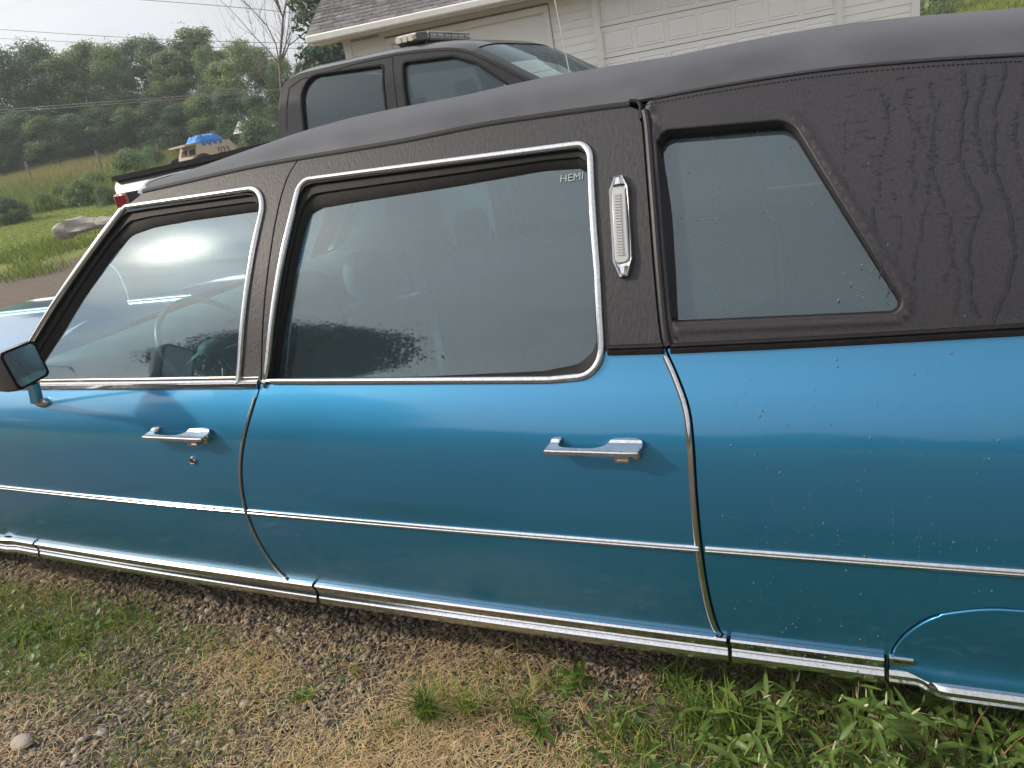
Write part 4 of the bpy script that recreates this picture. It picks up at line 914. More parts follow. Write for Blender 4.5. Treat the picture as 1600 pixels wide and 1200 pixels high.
low = sorted(curve_in, key=lambda p: -p[0]); low = [p for p in low if p[1] < vinb[0][1] - .003]
pR = pR + [p + np.array([-.002, .002]) for p in low]
hole = inset(winR, .006)
hole = [np.array([p[0], max(p[1], Z_BELT + .004)]) for p in hole]
frame_r = panel('vinyl_door_frame', pR, [], sfn(.001), vinyl_f, rear_door, step=.03, depth=0.0) if False else None
def clip_panel(name, outer, hole_, *a, **k): return panel(name, outer, [hole_], *a, **k)
outer_r = [np.array([gFa[-1][0] + HG, Z_BELT - .02])] + shift(gFa, HG)[::-1] + top + shift(gRa, -HG) + [vinb[1] + np.array([-HG, 0]), np.array([vinb[0][0], vinb[1][1]])]
o2 = outer_r + [np.array([vinb[0][0] + .0, Z_BELT - .02])]
# frame = band from the shut line to the window outline, closed under the window by a narrow sill
frame_r = panel('vinyl_door_frame', o2, [inset(winR, .004)], lambda u, v: SP(u, v, .001 if v > vinb[0][1] - .002 or (u < -1.40 and v > Z_BELT + .004) else -.010), vinyl_f, rear_door, step=.03, depth=.0)

# quarter vinyl: from the door shut line back past the frame, up to the stitched seam
seam = spline(tr((1001, 157), (1131, 133), (1289, 109), (1450, 94), (1600, 85)), 5) + [np.array([.6, 1.345]), np.array([.95, 1.27]), np.array([1.3, 1.12]), np.array([1.55, .975])]
gR2 = [p for p in gRa]
qv = [np.array([gR2[-1][0] + HG, vinq[0][1] + .008])] + [np.array([p[0] + HG, p[1]]) for p in gR2[::-1]] + [p for p in seam if p[0] > gR2[0][0] + .012] + [np.array([1.5, zq + .02])] + [p + np.array([0, .010]) for p in vinq[::-1][:-1]]
def qfn(u, v):
    # padded vinyl: rolled lip round the window and a raised bead beside the door
    p, n = SP(u, v); P = np.array([u, v]); w_ = np.clip(((P - wA) * wD).sum(1) / wL, 0, 1)[:, None]; d = float(np.sqrt((((P - wA) - wD * w_) ** 2).sum(1)).min())
    b = .0030 * math.exp(-((d - .009) / .007) ** 2); g = min(abs(u - np.interp(v, gz, gx)), 1); b += .006 * math.exp(-((g - .022) / .008) ** 2) + .004 * (g > .03)
    return p + n * (.001 + b), n
wA = np.array(winQ); wD = np.roll(wA, -1, axis=0) - wA; wL = (wD ** 2).sum(1) + 1e-12; gz = [p[1] for p in gR2[::-1]]; gx = [p[0] for p in gR2[::-1]]
def withn(f):
    def h(u, v):
        e = .003; p, n = f(u, v); a = f(u + e, v)[0] - f(u - e, v)[0]; b = f(u, v + e)[0] - f(u, v - e)[0]; c = a.cross(b)
        return p, (c.normalized() if c.length > 1e-9 else n)
    return h
qvin = panel('vinyl_quarter', qv, [winQ], withn(qfn), vinyl_q, car, step=.0095, edge_step=.0095, depth=.035, round_=.006)

# --- roof: one padded skin swept across the car
RP = [(0, 0), (.010, .010), (.025, .024), (.05, .039), (.09, .053), (.14, .064), (.22, .074), (.34, .083), (.50, .089), (.71, .092)]
rl = [p for p in rail] + [p for p in seam if p[0] > rail[-1][0] + .01]
G = []
for p in rl:
    x, z = p; y0 = YP(x, z); f = .34 + .66 * _ss(-2.05, -1.35, x); row = []
    half = HW - y0
    for dy, dz in RP:
        yy = y0 + dy * half / .71; row.append(Vector((x - .22 * _ss(-1.3, -2.0, x) * 0 - .20 * (1 - _ss(-2.0, -1.5, x)) * (dy / .71) ** .6, yy, z + .002 + dz * f)))
    G.append(row + [Vector((q.x, 2 * HW - q.y, q.z)) for q in row[-2::-1]])
grid('roof', G, vinyl_r, car, flip=True, angle=60)
roof_front = G[0]
# headliner under it
grid('headliner', [[q + Vector((0, 0, -.03)) + Vector((0, .05 if q.y < .5 else -.05 if q.y > 1.5 else 0, 0)) for q in r] for r in G[::3]], head, car)
def P3(path, off=0.0): return [SP(p[0], p[1], off) for p in path]
BEAD = [(-.5, -.3), (-.5, .35), (-.32, .8), (0, 1), (.32, .8), (.5, .35), (.5, -.3)]
def bead(w, h): return [(a * w, b * h) for a, b in BEAD]
# drip rail: black channel with a thin lip, turning down behind the rear door
dr = [p - np.array([0, .004]) for p in rail]
sweep('drip_rail', P3(dr, .0), bead(.014, .006), black, car)
crn = rounded([rail[-1], side(1001, 160), gapR[3]], [0, .03, 0])
sweep('drip_rail', P3([p for p in crn[:]] , .002), bead(.010, .008), rubber, car)
sweep('vinyl_welt', P3([p + np.array([.010, 0]) for p in gRa[1:]], .004), bead(.016, .010), vinyl_q, qvin)
sm = [p for p in seam if p[0] < 1.0]
sweep('stitched_seam', P3([p - np.array([0, .005]) for p in sm], .0035), bead(.0045, .004), rubber, qvin)
st = MB(); L_ = resample(sm, .009, False)
for i, p in enumerate(L_):
    q, n = SP(p[0], p[1] - .014, .0062); st.box(q, (.0045, .0012, .0012), Matrix.Rotation(.15, 3, 'Y'))
st.build('seam_stitching', rubber, qvin, smooth=False, kind='stuff')

# --- chrome and gaskets
def frame_trim(name, outline, w, parent, off=.002, mat=None, h=.009, closed=True, prof=None):
    o = inset(outline, w / 2); o = resample(o, .03, True)
    return sweep(name, P3(o, off), prof or bead(w, h), mat or chrome, parent, closed=True, angle=50)
frame_trim('window_chrome', winR, .017, rear_door)
def side_off(px, py, off):
    y = .05
    for _ in range(25):
        p = on_y(px, py, y); y += .7 * (YP(p.x, p.z) - off - y)
    return np.array([p.x, p.z])
def byarc(loop, start, n):
    loop = ccw(loop); k = min(range(len(loop)), key=lambda i: np.hypot(*(loop[i] - start))); loop = loop[k:] + loop[:k]; L_ = loop + [loop[0]]
    d = np.concatenate([[0], np.cumsum([np.hypot(*(L_[i + 1] - L_[i])) for i in range(len(loop))])]); t = np.linspace(0, d[-1], n, endpoint=False)
    return [np.array([np.interp(q, d, [p[0] for p in L_]), np.interp(q, d, [p[1] for p in L_])]) for q in t]
def recess(name, A, B, offs, mat, parent, n=120):
    sa = min(A, key=lambda p: p[0] + p[1]); sb = min(B, key=lambda p: p[0] + p[1]); a = byarc(A, sa, n); b = byarc(B, sb, n); V = []; F = []
    rings = [(0, .0035), (.10, .004), (.12, -.006), (.45, -.009), (.50, -.016), (.85, offs * .8), (1.0, offs), (1.0, offs - .006)]
    for t, o in rings:
        for p, q in zip(a, b): r = p * (1 - t) + q * t; V.append(SP(r[0], r[1], o)[0])
    for l in range(len(rings) - 1):
        for i in range(n): F.append((l * n + i, l * n + (i + 1) % n, l * n + n + (i + 1) % n, l * n + n + i))
    return mk(name, V, F, mat, parent, angle=25)
GO = -.028
def glass_panel(name, outline, off, parent, mat): return panel(name, outline, [], sfn(off), mat, parent, step=.05, depth=0)
gRo = [side_off(x, y, GO) for x, y in ((432, 584), (436, 560), (456, 440), (475, 350), (483, 328), (501, 316), (550, 307), (711, 281), (850, 256), (908, 252), (921, 262), (931, 425), (934, 519), (925, 545), (902, 562), (850, 572), (662, 581))]
recess('window_gasket', inset(winR, .014), gRo, GO, rubber, rear_door)
glass_panel('window_glass', gRo, GO - .001, rear_door, glass)
# front window: chrome over the top and down the rear edge, wide bright strip up the windscreen pillar
sB = [p for p in winF if p[0] > -2.3]
top_f = resample(sB, .03, False)
sweep('window_chrome', [(SP(p[0], p[1], .002)) for p in [q for q in top_f]], [(a + .0085, b) for a, b in bead(.017, .009)] if False else bead(.017, .009), chrome, front_door, angle=50)
pil = resample([winF[0], sB[0]] if sB[0][1] > 1.2 else [winF[0], sB[-1]], .06, False)
sweep('pillar_chrome', P3(pil, .004), bead(.022, .011), chrome, front_door, angle=50)
gFo = [side_off(x, y, GO) for x, y in ((40, 588), (68, 562), (99, 514), (150, 430), (180, 384), (207, 359), (240, 347), (300, 336), (405, 321), (413, 325), (402, 379), (381, 520), (373, 586))]
recess('window_gasket', inset(winF, .010), gFo, GO, rubber, front_door)
glass_panel('window_glass', gFo, GO - .001, front_door, glass)
# belt mouldings under the windows
for a, b, par in (((20, 599), (404, 600), front_door), ((413, 600), (860, 597), rear_door)):
    A = side(*a); B = side(*b); zt = Z_BELT - .004
    path = resample([np.array([max(A[0], -2.9), zt]), np.array([B[0], zt])], .06, False)
    if par is front_door: sweep('belt_moulding', P3(path, .001), [(-.007, -.002), (-.007, .004), (-.003, .009), (.005, .010), (.007, .005), (.011, .007), (.018, .002), (.018, -.006), (-.007, -.006)], chrome, par, angle=40)
    if par is front_door: sweep('belt_weatherstrip', P3([p + np.array([0, .022]) for p in path], -.006), bead(.012, .008), chrome_dull, par)
# windscreen pillar edge behind the chrome, then windscreen glass
ws_top = roof_front; cowl = [Vector((-2.72 - .42 * math.sin(math.pi * t), YP(-2.7, .9) + .03 + (2 * HW - 2 * YP(-2.7, .9) - .06) * t, .905 + .03 * math.sin(math.pi * t))) for t in [i / (len(ws_top) - 1) for i in range(len(ws_top))]]
wsf = [[a.lerp(b, t) + Vector((-.03 * math.sin(math.pi * t), 0, .02 * math.sin(math.pi * t))) for a, b in zip(ws_top, cowl)] for t in np.linspace(0.02, 1, 9)]
grid('windscreen', [[p + Vector((0, .02 if p.y < 1 else -.02, 0)) for p in r] for r in wsf], glass, car)
sweep('windscreen_header_trim', [(p + Vector((-.004, 0, -.004)), Vector((-.6, 0, .8))) for p in ws_top], bead(.03, .008), chrome, car)
# hood, fender tops and cowl
hz = []
for i, x in enumerate(np.linspace(-2.70, -4.92, 24)):
    y0 = YP(x, Z_BELT); row = []
    for t, dz in ((0, 0), (.015, .006), (.04, .013), (.09, .019), (.16, .022), (.26, .022), (.36, .020), (.40, .030), (.60, .045), (.80, .055), (1.0, .068)):
        row.append(Vector((x, y0 + (HW - y0) * t, Z_BELT + dz - .010 * _ss(-3.5, -4.9, x) - .03 * _ss(-4.6, -4.95, x))))
    hz.append(row + [Vector((q.x, 2 * HW - q.y, q.z)) for q in row[-2::-1]])
grid('hood', hz, paint, car, flip=False, angle=60)
tube('hood_edge_moulding', [r[14] + Vector((0, 0, .006)) for r in hz], .006, chrome, car)
tube('hood_centre_moulding', [r[10] + Vector((0, 0, .004)) for r in hz], .005, chrome, car)
box('front_bumper', (-5.02, HW, .45), (.16, 1.86, .22), chrome, car, bev=.05)
box('grille', (-4.95, HW, .66), (.06, 1.1, .22), chrome, car, bev=.02)
# rear end closing panels
box('rear_bumper', (2.52, HW, .48), (.16, 1.86, .22), chrome, car, bev=.05)
grid('rear_body', [[Vector((2.41 + .03 * math.sin(math.pi * j / 8), .12 + 1.76 * j / 8, z)) for j in range(9)] for z in (.35, .6, .8, zq - .02)], paint, car)
grid('rear_deck', [[Vector((x, YP(1.4, .93) + (2 * HW - 2 * YP(1.4, .93)) * j / 8, zq - .015 + .02 * math.sin(math.pi * j / 8))) for j in range(9)] for x in (1.5, 1.9, 2.41)], paint, car)

# --- side moulding, edge guards, rocker mouldings
ZT = side(1000, 850)[1]
def xspan(a, b, z, step=.06): return resample([np.array([a, z]), np.array([b, z])], step, False)
def gx_at(g, z): return float(np.interp(z, [p[1] for p in g[::-1]], [p[0] for p in g[::-1]]))
SM = [(-.0085, 0), (-.0085, .003), (-.006, .0055), (-.0015, .0065), (0, .005), (.0015, .0065), (.006, .0055), (.0085, .003), (.0085, 0)]
for a, b, par in ((-3.29, gx_at(gapF, ZT) - .006, front_door), (gx_at(gapF, ZT) + .006, gx_at(gapR, ZT) - .006, rear_door), (gx_at(gapR, ZT) + .008, 2.38, quarter), (-4.85, -3.31, fender)):
    sweep('side_moulding', P3(xspan(a, b, ZT), .0005), SM, chrome, par, angle=50)
eg = [p for p in gapF if Z_ROCK + .005 < p[1] < side(404, 612)[1]]
sweep('door_edge_guard', P3(shift(eg, -.0075), .0005), bead(.0085, .0035), chrome, front_door)
eg = [p for p in gapR if Z_ROCK + .005 < p[1] < vinb[1][1] - .006]
sweep('door_edge_guard', P3(shift(eg, -.0085), .0005), bead(.011, .004), chrome, rear_door)
ZR = .235
RK = [(.038, -.004), (.038, .006), (.035, .0105), (.031, .010), (.024, .0075), (.007, .0065), (.004, .0095), (.001, .0065), (-.003, .009), (-.008, .0155), (-.018, .0195), (-.028, .0185), (-.034, .013), (-.038, .003), (-.042, -.02)]
for a, b, par in ((-3.5, side(74, 868)[0] - .002, car), (side(76, 868)[0] + .002, side(503, 930)[0] - .002, car), (side(506, 930)[0] + .001, side(1139, 1010)[0] - .001, car), (side(1145, 1012)[0], side(1381, 1043)[0], car)):
    o = sweep('rocker_moulding', P3(xspan(a, b, ZR, .05), .004), [(x, y) for x, y in RK], chrome, par, angle=25)
# rocker trim carried over the skirt: it twists into a rolled lip
x0_, x1_ = side(1389, 1044)[0], side(1440, 1052)[0]
sweep('skirt_moulding', P3(xspan(x0_, x1_ - .016, .256, .01), .004), [(.018, -.004), (.016, .005), (.012, .006), (-.010, .001), (-.014, -.004)], chrome, skirt, angle=25)
lip = []
for x in list(np.linspace(x0_, x1_, 8)) + list(np.linspace(x1_ + .006, x1_ + .07, 9)) + list(np.linspace(x1_ + .1, .93, 14)):
    e = _ss(x1_ - .012, x1_ + .045, x); lip.append(SP(x, .220 - .004 * math.sin(min(1, e) * math.pi), .006 + .024 * e))
sweep('skirt_lip', lip, [(.016, -.022), (.014, .001), (.008, .009), (.0, .012), (-.003, .009), (-.008, .013), (-.016, .010), (-.021, -.004), (-.021, -.02)], chrome, skirt, angle=30)
# black bead where vinyl meets paint
sweep('vinyl_edge_bead', P3(resample([vinb[0] + np.array([.004, 0]), vinb[1] - np.array([.006, 0])], .03, False), .003), [(-.011, 0), (-.010, .005), (-.004, .007), (-.001, .003), (.001, .003), (.004, .008), (.010, .006), (.012, 0)], rubber, rear_door)
sweep('vinyl_edge_bead', P3(resample([vinq[0] + np.array([.006, 0])] + vinq[1:] + [np.array([1.45, zq + .01])], .04, False), .003), [(-.011, 0), (-.010, .005), (-.004, .007), (-.001, .003), (.001, .003), (.004, .008), (.010, .006), (.012, 0)], rubber, quarter)
# quarter window
sweep('window_gasket', P3(resample(inset(winQ, .004), .02), -.020), [(-.010, 0), (-.004, .005), (.003, .004), (.005, -.004), (.005, -.010), (-.010, -.010)], rubber, qvin, closed=True)
glass_panel('window_glass', inset(winQ, .002), -.026, qvin, glass_q)

# --- door handles: a chrome pull with a paddle and push button
def handle(px0, py0, px1, py1, parent, lock=None):
    d0 = .042
    def on_off(px, py):
        y = -.03
        for _ in range(25):
            p = on_y(px, py, y); y += .7 * (YP(p.x, p.z) - d0 - y)
        return p
    A = on_off(px0, py0); B = on_off(px1, py1); L = B.x - A.x; k = L / .20; z0 = (A.z + B.z) / 2 + .004
    plan = spline([(0, .042), (.004, .020), (.010, .002), (.030, .001), (.027, .014), (.034, .026), (.060, .030), (.105, .030), (.128, .022), (.142, .006), (.158, .001), (.185, -.001), (.207, .004), (.214, .016), (.208, .036), (.200, .044), (.100, .043), (.02, .043)], 3)
    plan = [p for p in plan]
    pl = ccw(plan); n = len(pl); V = []; F = []
    import mathutils
    for lay, (ins, dz) in enumerate(((.0015, .0085), (0, .0065), (0, -.001), (.002, -.003))):
        q = inset(pl, ins)
        for p in q:
            X = A.x + p[0] * k; d = p[1]; V.append(Vector((X, YP(X, z0) - d, z0 + dz - .22 * max(0, d) + (.004 if d < .01 else 0))))
    for l in range(3):
        for i in range(n): F.append((l * n + i, l * n + (i + 1) % n, (l + 1) * n + (i + 1) % n, (l + 1) * n + i))
    tri = mathutils.geometry.tessellate_polygon([[Vector((p[0], p[1], 0)) for p in pl]])
    for t in tri:
        F.append(tuple(t)); F.append(tuple(3 * n + i for i in t[::-1]))
    h = mk('door_handle', V, F, chrome, parent, angle=28)
    import bmesh
    bm = bmesh.new(); bm.from_mesh(h.data); bmesh.ops.recalc_face_normals(bm, faces=bm.faces); bm.to_mesh(h.data); bm.free()
    X = A.x + .172 * k; zb = z0 - .019; yb = YP(X, z0)
    b = MB(); b.box((X, yb - .020, zb), (.028 * k, .034, .014)); b.box((X, yb - .0385, zb + .0055), (.032 * k, .004, .004)); b.box((X, yb - .0385, zb - .0055), (.032 * k, .004, .004)); b.box((X - .014 * k, yb - .0385, zb), (.004, .004, .008)); b.box((X + .014 * k, yb - .0385, zb), (.004, .004, .008))
    b.build('door_handle_button', chrome_dull, parent, smooth=False)
    X2 = A.x + .199 * k; box('door_handle_base', (X2, YP(X2, z0) - .012, z0 - .013), (.016, .026, .028), chrome_dull, parent, bev=.003)
handle(221, 681, 310, 690, front_door)
handle(849, 703, 990, 713, rear_door)
lk = side(302, 719); p, n = SP(*lk)
def disc(c, n, r, h, segs=20):
    a = n.cross(Vector((0, 0, 1))).normalized(); b = n.cross(a); prof = [(r, -.002), (r, h * .5), (r * .85, h), (r * .7, h * .7), (r * .3, h * .9), (0.0001, h * .9)]; V = []; F = []
    for rr, hh in prof:
        for k in range(segs):
            q = 2 * math.pi * k / segs; V.append(c + (a * math.cos(q) + b * math.sin(q)) * rr + n * hh)
    for i in range(len(prof) - 1):
        for k in range(segs): F.append((i * segs + k, i * segs + (k + 1) % segs, (i + 1) * segs + (k + 1) % segs, (i + 1) * segs + k))
    return V, F
mk('door_lock', *disc(p, n, .0115, .007), chrome, front_door)
mk('key_barrel', *disc(p + n * .002, n, .0072, .0062), M('rusty_brass', (.28, .10, .06), .4, .7), front_door)
box('keyhole', p + n * .0084, (.0018, .002, .007), black, front_door)

# --- opera lamp on the rear door pillar
c0 = side(968, 277); c1 = side(977, 434)
cx = (c0 + c1) / 2; ax = (c0 - c1) / np.linalg.norm(c0 - c1); Lh = np.linalg.norm(c0 - c1) / 2; tx = np.array([ax[1], -ax[0]])
def oct_(s, w): return [cx + ax * (a * Lh * s) + tx * (b * w) for a, b in ((1, -.40), (1, .40), (.74, 1), (-.68, 1), (-1, .42), (-1, -.42), (-.68, -1), (.74, -1))]
wl = .0225
V = []; F = []
lay = [(1.0, wl, .0), (1.0, wl, .008), (.985, wl * .90, .012), (.95, wl * .76, .010), (.93, wl * .70, .008)]
for s_, w_, h_ in lay:
    for q in oct_(s_, w_): V.append(SP(q[0], q[1], .002 + h_)[0])
for l in range(len(lay) - 1):
    for i in range(8): F.append((l * 8 + i, l * 8 + (i + 1) % 8, (l + 1) * 8 + (i + 1) % 8, (l + 1) * 8 + i))
F.append(tuple(range(len(lay) * 8 - 8, len(lay) * 8)))
lampb = mk('opera_lamp', V, F, chrome, rear_door, smooth=False)
import bmesh
bm = bmesh.new(); bm.from_mesh(lampb.data); bmesh.ops.recalc_face_normals(bm, faces=bm.faces); bm.to_mesh(lampb.data); bm.free()
lo = rounded([cx + ax * Lh * a + tx * wl * b for a, b in ((.74, -.58), (.74, .58), (-.70, .58), (-.70, -.58))], [.008] * 4)
def lensfn(u, v):
    d = (np.array([u, v]) - cx) @ ax; return SP(u, v, .0145)
panel('lamp_lens', lo, [], lensfn, M('frosted_lens', (.40, .41, .42), .22, coat=.5), rear_door, step=.01, depth=.008, round_=.003)
rb = MB()
for i in range(22):
    q = cx + ax * Lh * (.60 - 1.16 * i / 21) - tx * wl * .08; p, n = SP(q[0], q[1], .0165); rb.box(p, (wl * .62, .003, .0035), Matrix.Rotation(.12, 3, 'Y'))
rb.build('lens_rib', lens, rear_door, smooth=False, kind='stuff')
for s_, lab in ((1, 'lamp_end_cap'), (-1, 'lamp_end_cap')):
    V = []; 
    for a, b, h in ((.96, -.32, .010), (.96, .32, .010), (.80, .62, .012), (.80, -.62, .012), (.93, -.16, .018), (.93, .16, .018), (.80, .25, .019), (.80, -.25, .019)):
        q = cx + ax * Lh * a * s_ + tx * wl * b; V.append(SP(q[0], q[1], h)[0])
    mk(lab, V, [(0, 1, 5, 4), (1, 2, 6, 5), (2, 3, 7, 6), (3, 0, 4, 7), (4, 5, 6, 7)], chrome, rear_door, smooth=False)

# --- driver's side mirror on its stalk
mc = on_y(38, 570, -.11); mn = Vector((.93, .18, .08)).normalized()
cor = [on_plane(x, y, mc, mn) for x, y in ((2, 555), (52, 535), (75, 583), (31, 607))]
ctr = sum(cor, Vector()) / 4; e1 = ((cor[1] - cor[0]) + (cor[2] - cor[3])).normalized(); e2 = mn.cross(e1).normalized()
c2 = [np.array([(c - ctr).dot(e1), (c - ctr).dot(e2)]) for c in cor]
ro = rounded(ccw(c2), [.014] * 4, 6)
V = []; F = []; lays = [(1.0, -.004), (1.06, -.006), (1.13, -.0), (1.16, -.014), (1.12, -.05), (.98, -.09), (.70, -.12), (.3, -.13)]
n = len(ro)
for s_, d in lays:
    for q in ro: V.append(ctr + e1 * q[0] * s_ + e2 * q[1] * s_ + mn * d)
for l in range(len(lays) - 1):
    for i in range(n): F.append((l * n + i, (l + 1) * n + i, (l + 1) * n + (i + 1) % n, l * n + (i + 1) % n))
F.append(tuple((len(lays) - 1) * n + i for i in range(n - 1, -1, -1)))
side_mirror = mk('side_mirror', V, F, M('mirror_housing', (.045, .040, .042), .22, 0, coat=.7), front_door, angle=40)
mk('mirror_rim', [ctr + e1 * q[0] * s_ + e2 * q[1] * s_ + mn * d for s_, d in ((.985, -.003), (1.0, .003), (1.07, .003), (1.08, -.004)) for q in ro], [(l * n + i, (l + 1) * n + i, (l + 1) * n + (i + 1) % n, l * n + (i + 1) % n) for l in range(3) for i in range(n)], rubber, front_door)
mk('mirror_face', [ctr + e1 * q[0] * .99 + e2 * q[1] * .99 + mn * .0005 for q in ro], [tuple(range(n))], mirrorg, front_door, smooth=False)
mb0 = SP(*side(68, 629), 0.0); base = mb0[0]; top_m = ctr + e2 * min(q[1] for q in ro) * .9 - mn * .03
top_m = on_y(52, 600, ctr.y + .02)
V, F = [], []
for i in range(7):
    t = i / 6; c_ = top_m.lerp(base + mb0[1] * .02, t); w = .013 + .006 * t
    for a, b in ((-1, -.5), (1, -.5), (1, .5), (-1, .5)): V.append(c_ + Vector((a * w, b * .022, 0)))
for i in range(6):
    for k in range(4): F.append((i * 4 + k, i * 4 + (k + 1) % 4, i * 4 + 4 + (k + 1) % 4, i * 4 + 4 + k))
mk('mirror_stalk', V, F, chrome, front_door, angle=30)
ft = []
for r_, h_ in ((1.0, 0), (1.0, .010), (.86, .017), (.4, .022), (.01, .023)):
    for k in range(16):
        q = 2 * math.pi * k / 16; ft.append(base + Vector((math.cos(q) * .030 * r_ * (1 - .0 * math.sin(q)), 0, math.sin(q) * .019 * r_)) + mb0[1] * h_)
mk('mirror_foot', ft, [(l * 16 + i, l * 16 + (i + 1) % 16, l * 16 + 16 + (i + 1) % 16, l * 16 + 16 + i) for l in range(4) for i in range(16)], chrome, front_door)

# --- the far side of the body, seen through the glass
far_rear = mirror(rear_door, car); far_front = mirror(front_door, car)
mirror(quarter, car); mirror(fender, car); mirror(skirt, car)
fq = mirror(qvin, car)
for o in list(rear_door.children):
    if o.name.split('.')[0] in ('vinyl_door_frame', 'window_chrome', 'window_gasket', 'window_glass', 'belt_moulding', 'side_moulding'): mirror(o, far_rear)
for o in list(front_door.children):
    if o.name.split('.')[0] in ('vinyl_door_frame', 'window_chrome', 'pillar_chrome', 'window_gasket', 'window_glass', 'belt_moulding', 'side_moulding'): mirror(o, far_front)
for o in list(qvin.children):
    if o.name.split('.')[0] in ('window_gasket', 'window_glass'): mirror(o, fq)
# round-cornered mirror on the far front door with a small convex spot mirror
fm = on_y(627, 333, 2.06); fmn = (Vector((.97, -.06, .21))).normalized(); a = fmn.cross(Vector((0, 0, 1))).normalized(); b = fmn.cross(a) * -1
ro2 = rounded([np.array(q) for q in ((-.088, -.060), (.088, -.060), (.095, .060), (-.080, .065))], [.02] * 4)
mk('side_mirror', [fm + a * q[0] * s_ + b * q[1] * s_ + fmn * d for s_, d in ((1, 0), (1.08, 0), (1.1, -.02), (.8, -.09)) for q in ro2], [(l * len(ro2) + i, (l + 1) * len(ro2) + i, (l + 1) * len(ro2) + (i + 1) % len(ro2), l * len(ro2) + (i + 1) % len(ro2)) for l in range(3) for i in range(len(ro2))], chrome, far_front)
mk('mirror_face', [fm + a * q[0] + b * q[1] for q in ro2], [tuple(range(len(ro2)))], M('far_mirror_glass', (.8, .85, .86), .02, 1.0), far_front, smooth=False)
mk('spot_mirror', *disc(fm + a * .035 + b * .004 + fmn * .001, fmn, .038, .006), M('spot_mirror_glass', (.85, .88, .9), .02, 1), far_front)
tube('mirror_stalk', [fm - b * .05 - fmn * .03, Vector((fm.x - .05, 1.97, .90))], .012, chrome, far_front)

# --- interior
def card(z0, z1, x0, x1, far):
    P = [[SP(x, z, -.075)[0] for z in np.linspace(z0, z1, 6)] for x in np.linspace(x0, x1, 12)]
    if far: P = [[Vector((q.x, 2 * HW - q.y, q.z)) for q in r] for r in P]
    return P
grid('door_card', card(.28, .865, -2.6, -1.53, False), teal, front_door); grid('door_card', card(.28, .865, -1.46, -.34, False), teal, rear_door)
grid('door_card', card(.28, .865, -2.6, -1.53, True), teal, far_front); grid('door_card', card(.28, .865, -1.46, -.34, True), teal, far_rear)
grid('side_trim', card(.28, .985, -.28, 1.4, False), teal, quarter)
grid('side_trim', card(.28, .985, -.28, 1.4, True), teal, car)
for yy in (.13, 1.87):
    pass
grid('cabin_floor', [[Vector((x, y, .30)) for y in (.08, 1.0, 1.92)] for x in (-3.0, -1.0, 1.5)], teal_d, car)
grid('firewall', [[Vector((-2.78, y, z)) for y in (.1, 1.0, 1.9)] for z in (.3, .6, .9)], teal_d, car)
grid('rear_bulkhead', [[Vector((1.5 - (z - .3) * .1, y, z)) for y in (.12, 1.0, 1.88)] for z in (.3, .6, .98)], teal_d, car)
def seat(name, x, w0, w1, h, lab=None):
    sb = []
    for y in np.linspace(w0, w1, 9):
        e = 1 if w0 + .03 < y < w1 - .03 else .9; r = []
        for dx, z in ((-.62, .34), (-.62, .50), (-.56, .55), (-.2, .53), (-.10, .50), (-.06, .56), (0, .80), (.03, h - .04), (.07, h), (.12, h - .03), (.13, h - .12), (.13, .32)):
            r.append(Vector((x + dx, y, .34 + (z - .34) * e)))
        sb.append(r)
    s = grid(name, sb, teal, car, angle=50); sd = s.modifiers.new('sub', 'SUBSURF'); sd.levels = 1; sd.render_levels = 2
    m = MB(); m.add([p for p in sb[0]], [tuple(range(len(sb[0])))]); m.add([p for p in sb[-1]], [tuple(range(len(sb[0])))]); m.build('seat_side', teal, car, smooth=False)
seat('front_seat', -1.62, .20, .97, .96); seat('front_seat', -1.62, 1.03, 1.80, .96)
seat('rear_seat', .10, .20, 1.80, .95)
def blob(name, c, s, mat, parent, e=2.6):
    V = []; F = []; n, m = 12, 18
    for i in range(n + 1):
        for j in range(m):
            t = math.pi * i / n; p = 2 * math.pi * j / m
            f = lambda v: math.copysign(abs(v) ** (2 / e), v)
            V.append((c[0] + s[0] * f(math.sin(t)) * f(math.cos(p)), c[1] + s[1] * f(math.sin(t)) * f(math.sin(p)), c[2] + s[2] * f(math.cos(t))))
    for i in range(n):
        for j in range(m): F.append((i * m + j, (i + 1) * m + j, (i + 1) * m + (j + 1) % m, i * m + (j + 1) % m))
    return mk(name, V, F, mat, parent)
for y in (.42, .78, 1.22, 1.58): blob('headrest', (-1.56, y, 1.02), (.055, .13, .085), teal, car)
dsh = [[Vector((x, y, z)) for x, z in ((-2.70, .905), (-2.55, .94), (-2.36, .93), (-2.30, .88), (-2.32, .80), (-2.38, .68), (-2.45, .5))] for y in np.linspace(.13, 1.87, 9)]
grid('dashboard', dsh, teal, car, angle=50)
swc = Vector((-2.10, .50, .86)); swn = Vector((.86, 0, .50)).normalized(); u_ = Vector((0, 1, 0)); v_ = swn.cross(u_)
tv, tf = tubev([swc + (u_ * math.cos(q) + v_ * math.sin(q)) * .20 for q in np.linspace(0, 2 * math.pi, 33)], .010, 8, False)
mk('steering_wheel', tv, tf, M('pale_teal_plastic', (.16, .30, .32), .3, coat=.5), car)
for q in (math.pi * 1.05, -math.pi * .05, math.pi * 1.5): tube('wheel_spoke', [swc + (u_ * math.cos(q) + v_ * math.sin(q)) * .19, swc - swn * .03], [.007, .014], chrome_dull, car)
tube('steering_column', [swc - swn * .03, swc - swn * .35], [.03, .035], teal, car, 12)
blob('wheel_hub', swc - swn * .02, (.035, .05, .035), teal, car)
box('interior_mirror', (-2.10, 1.0, 1.36), (.02, .24, .06), M('mirror_back', (.05, .08, .09), .3), car, bev=.008)
for yy in (.30, .95, 1.05, 1.70):
    tube('seat_belt', [(-1.52, yy, .98), (-1.49, yy, .7)], .006, black, car)
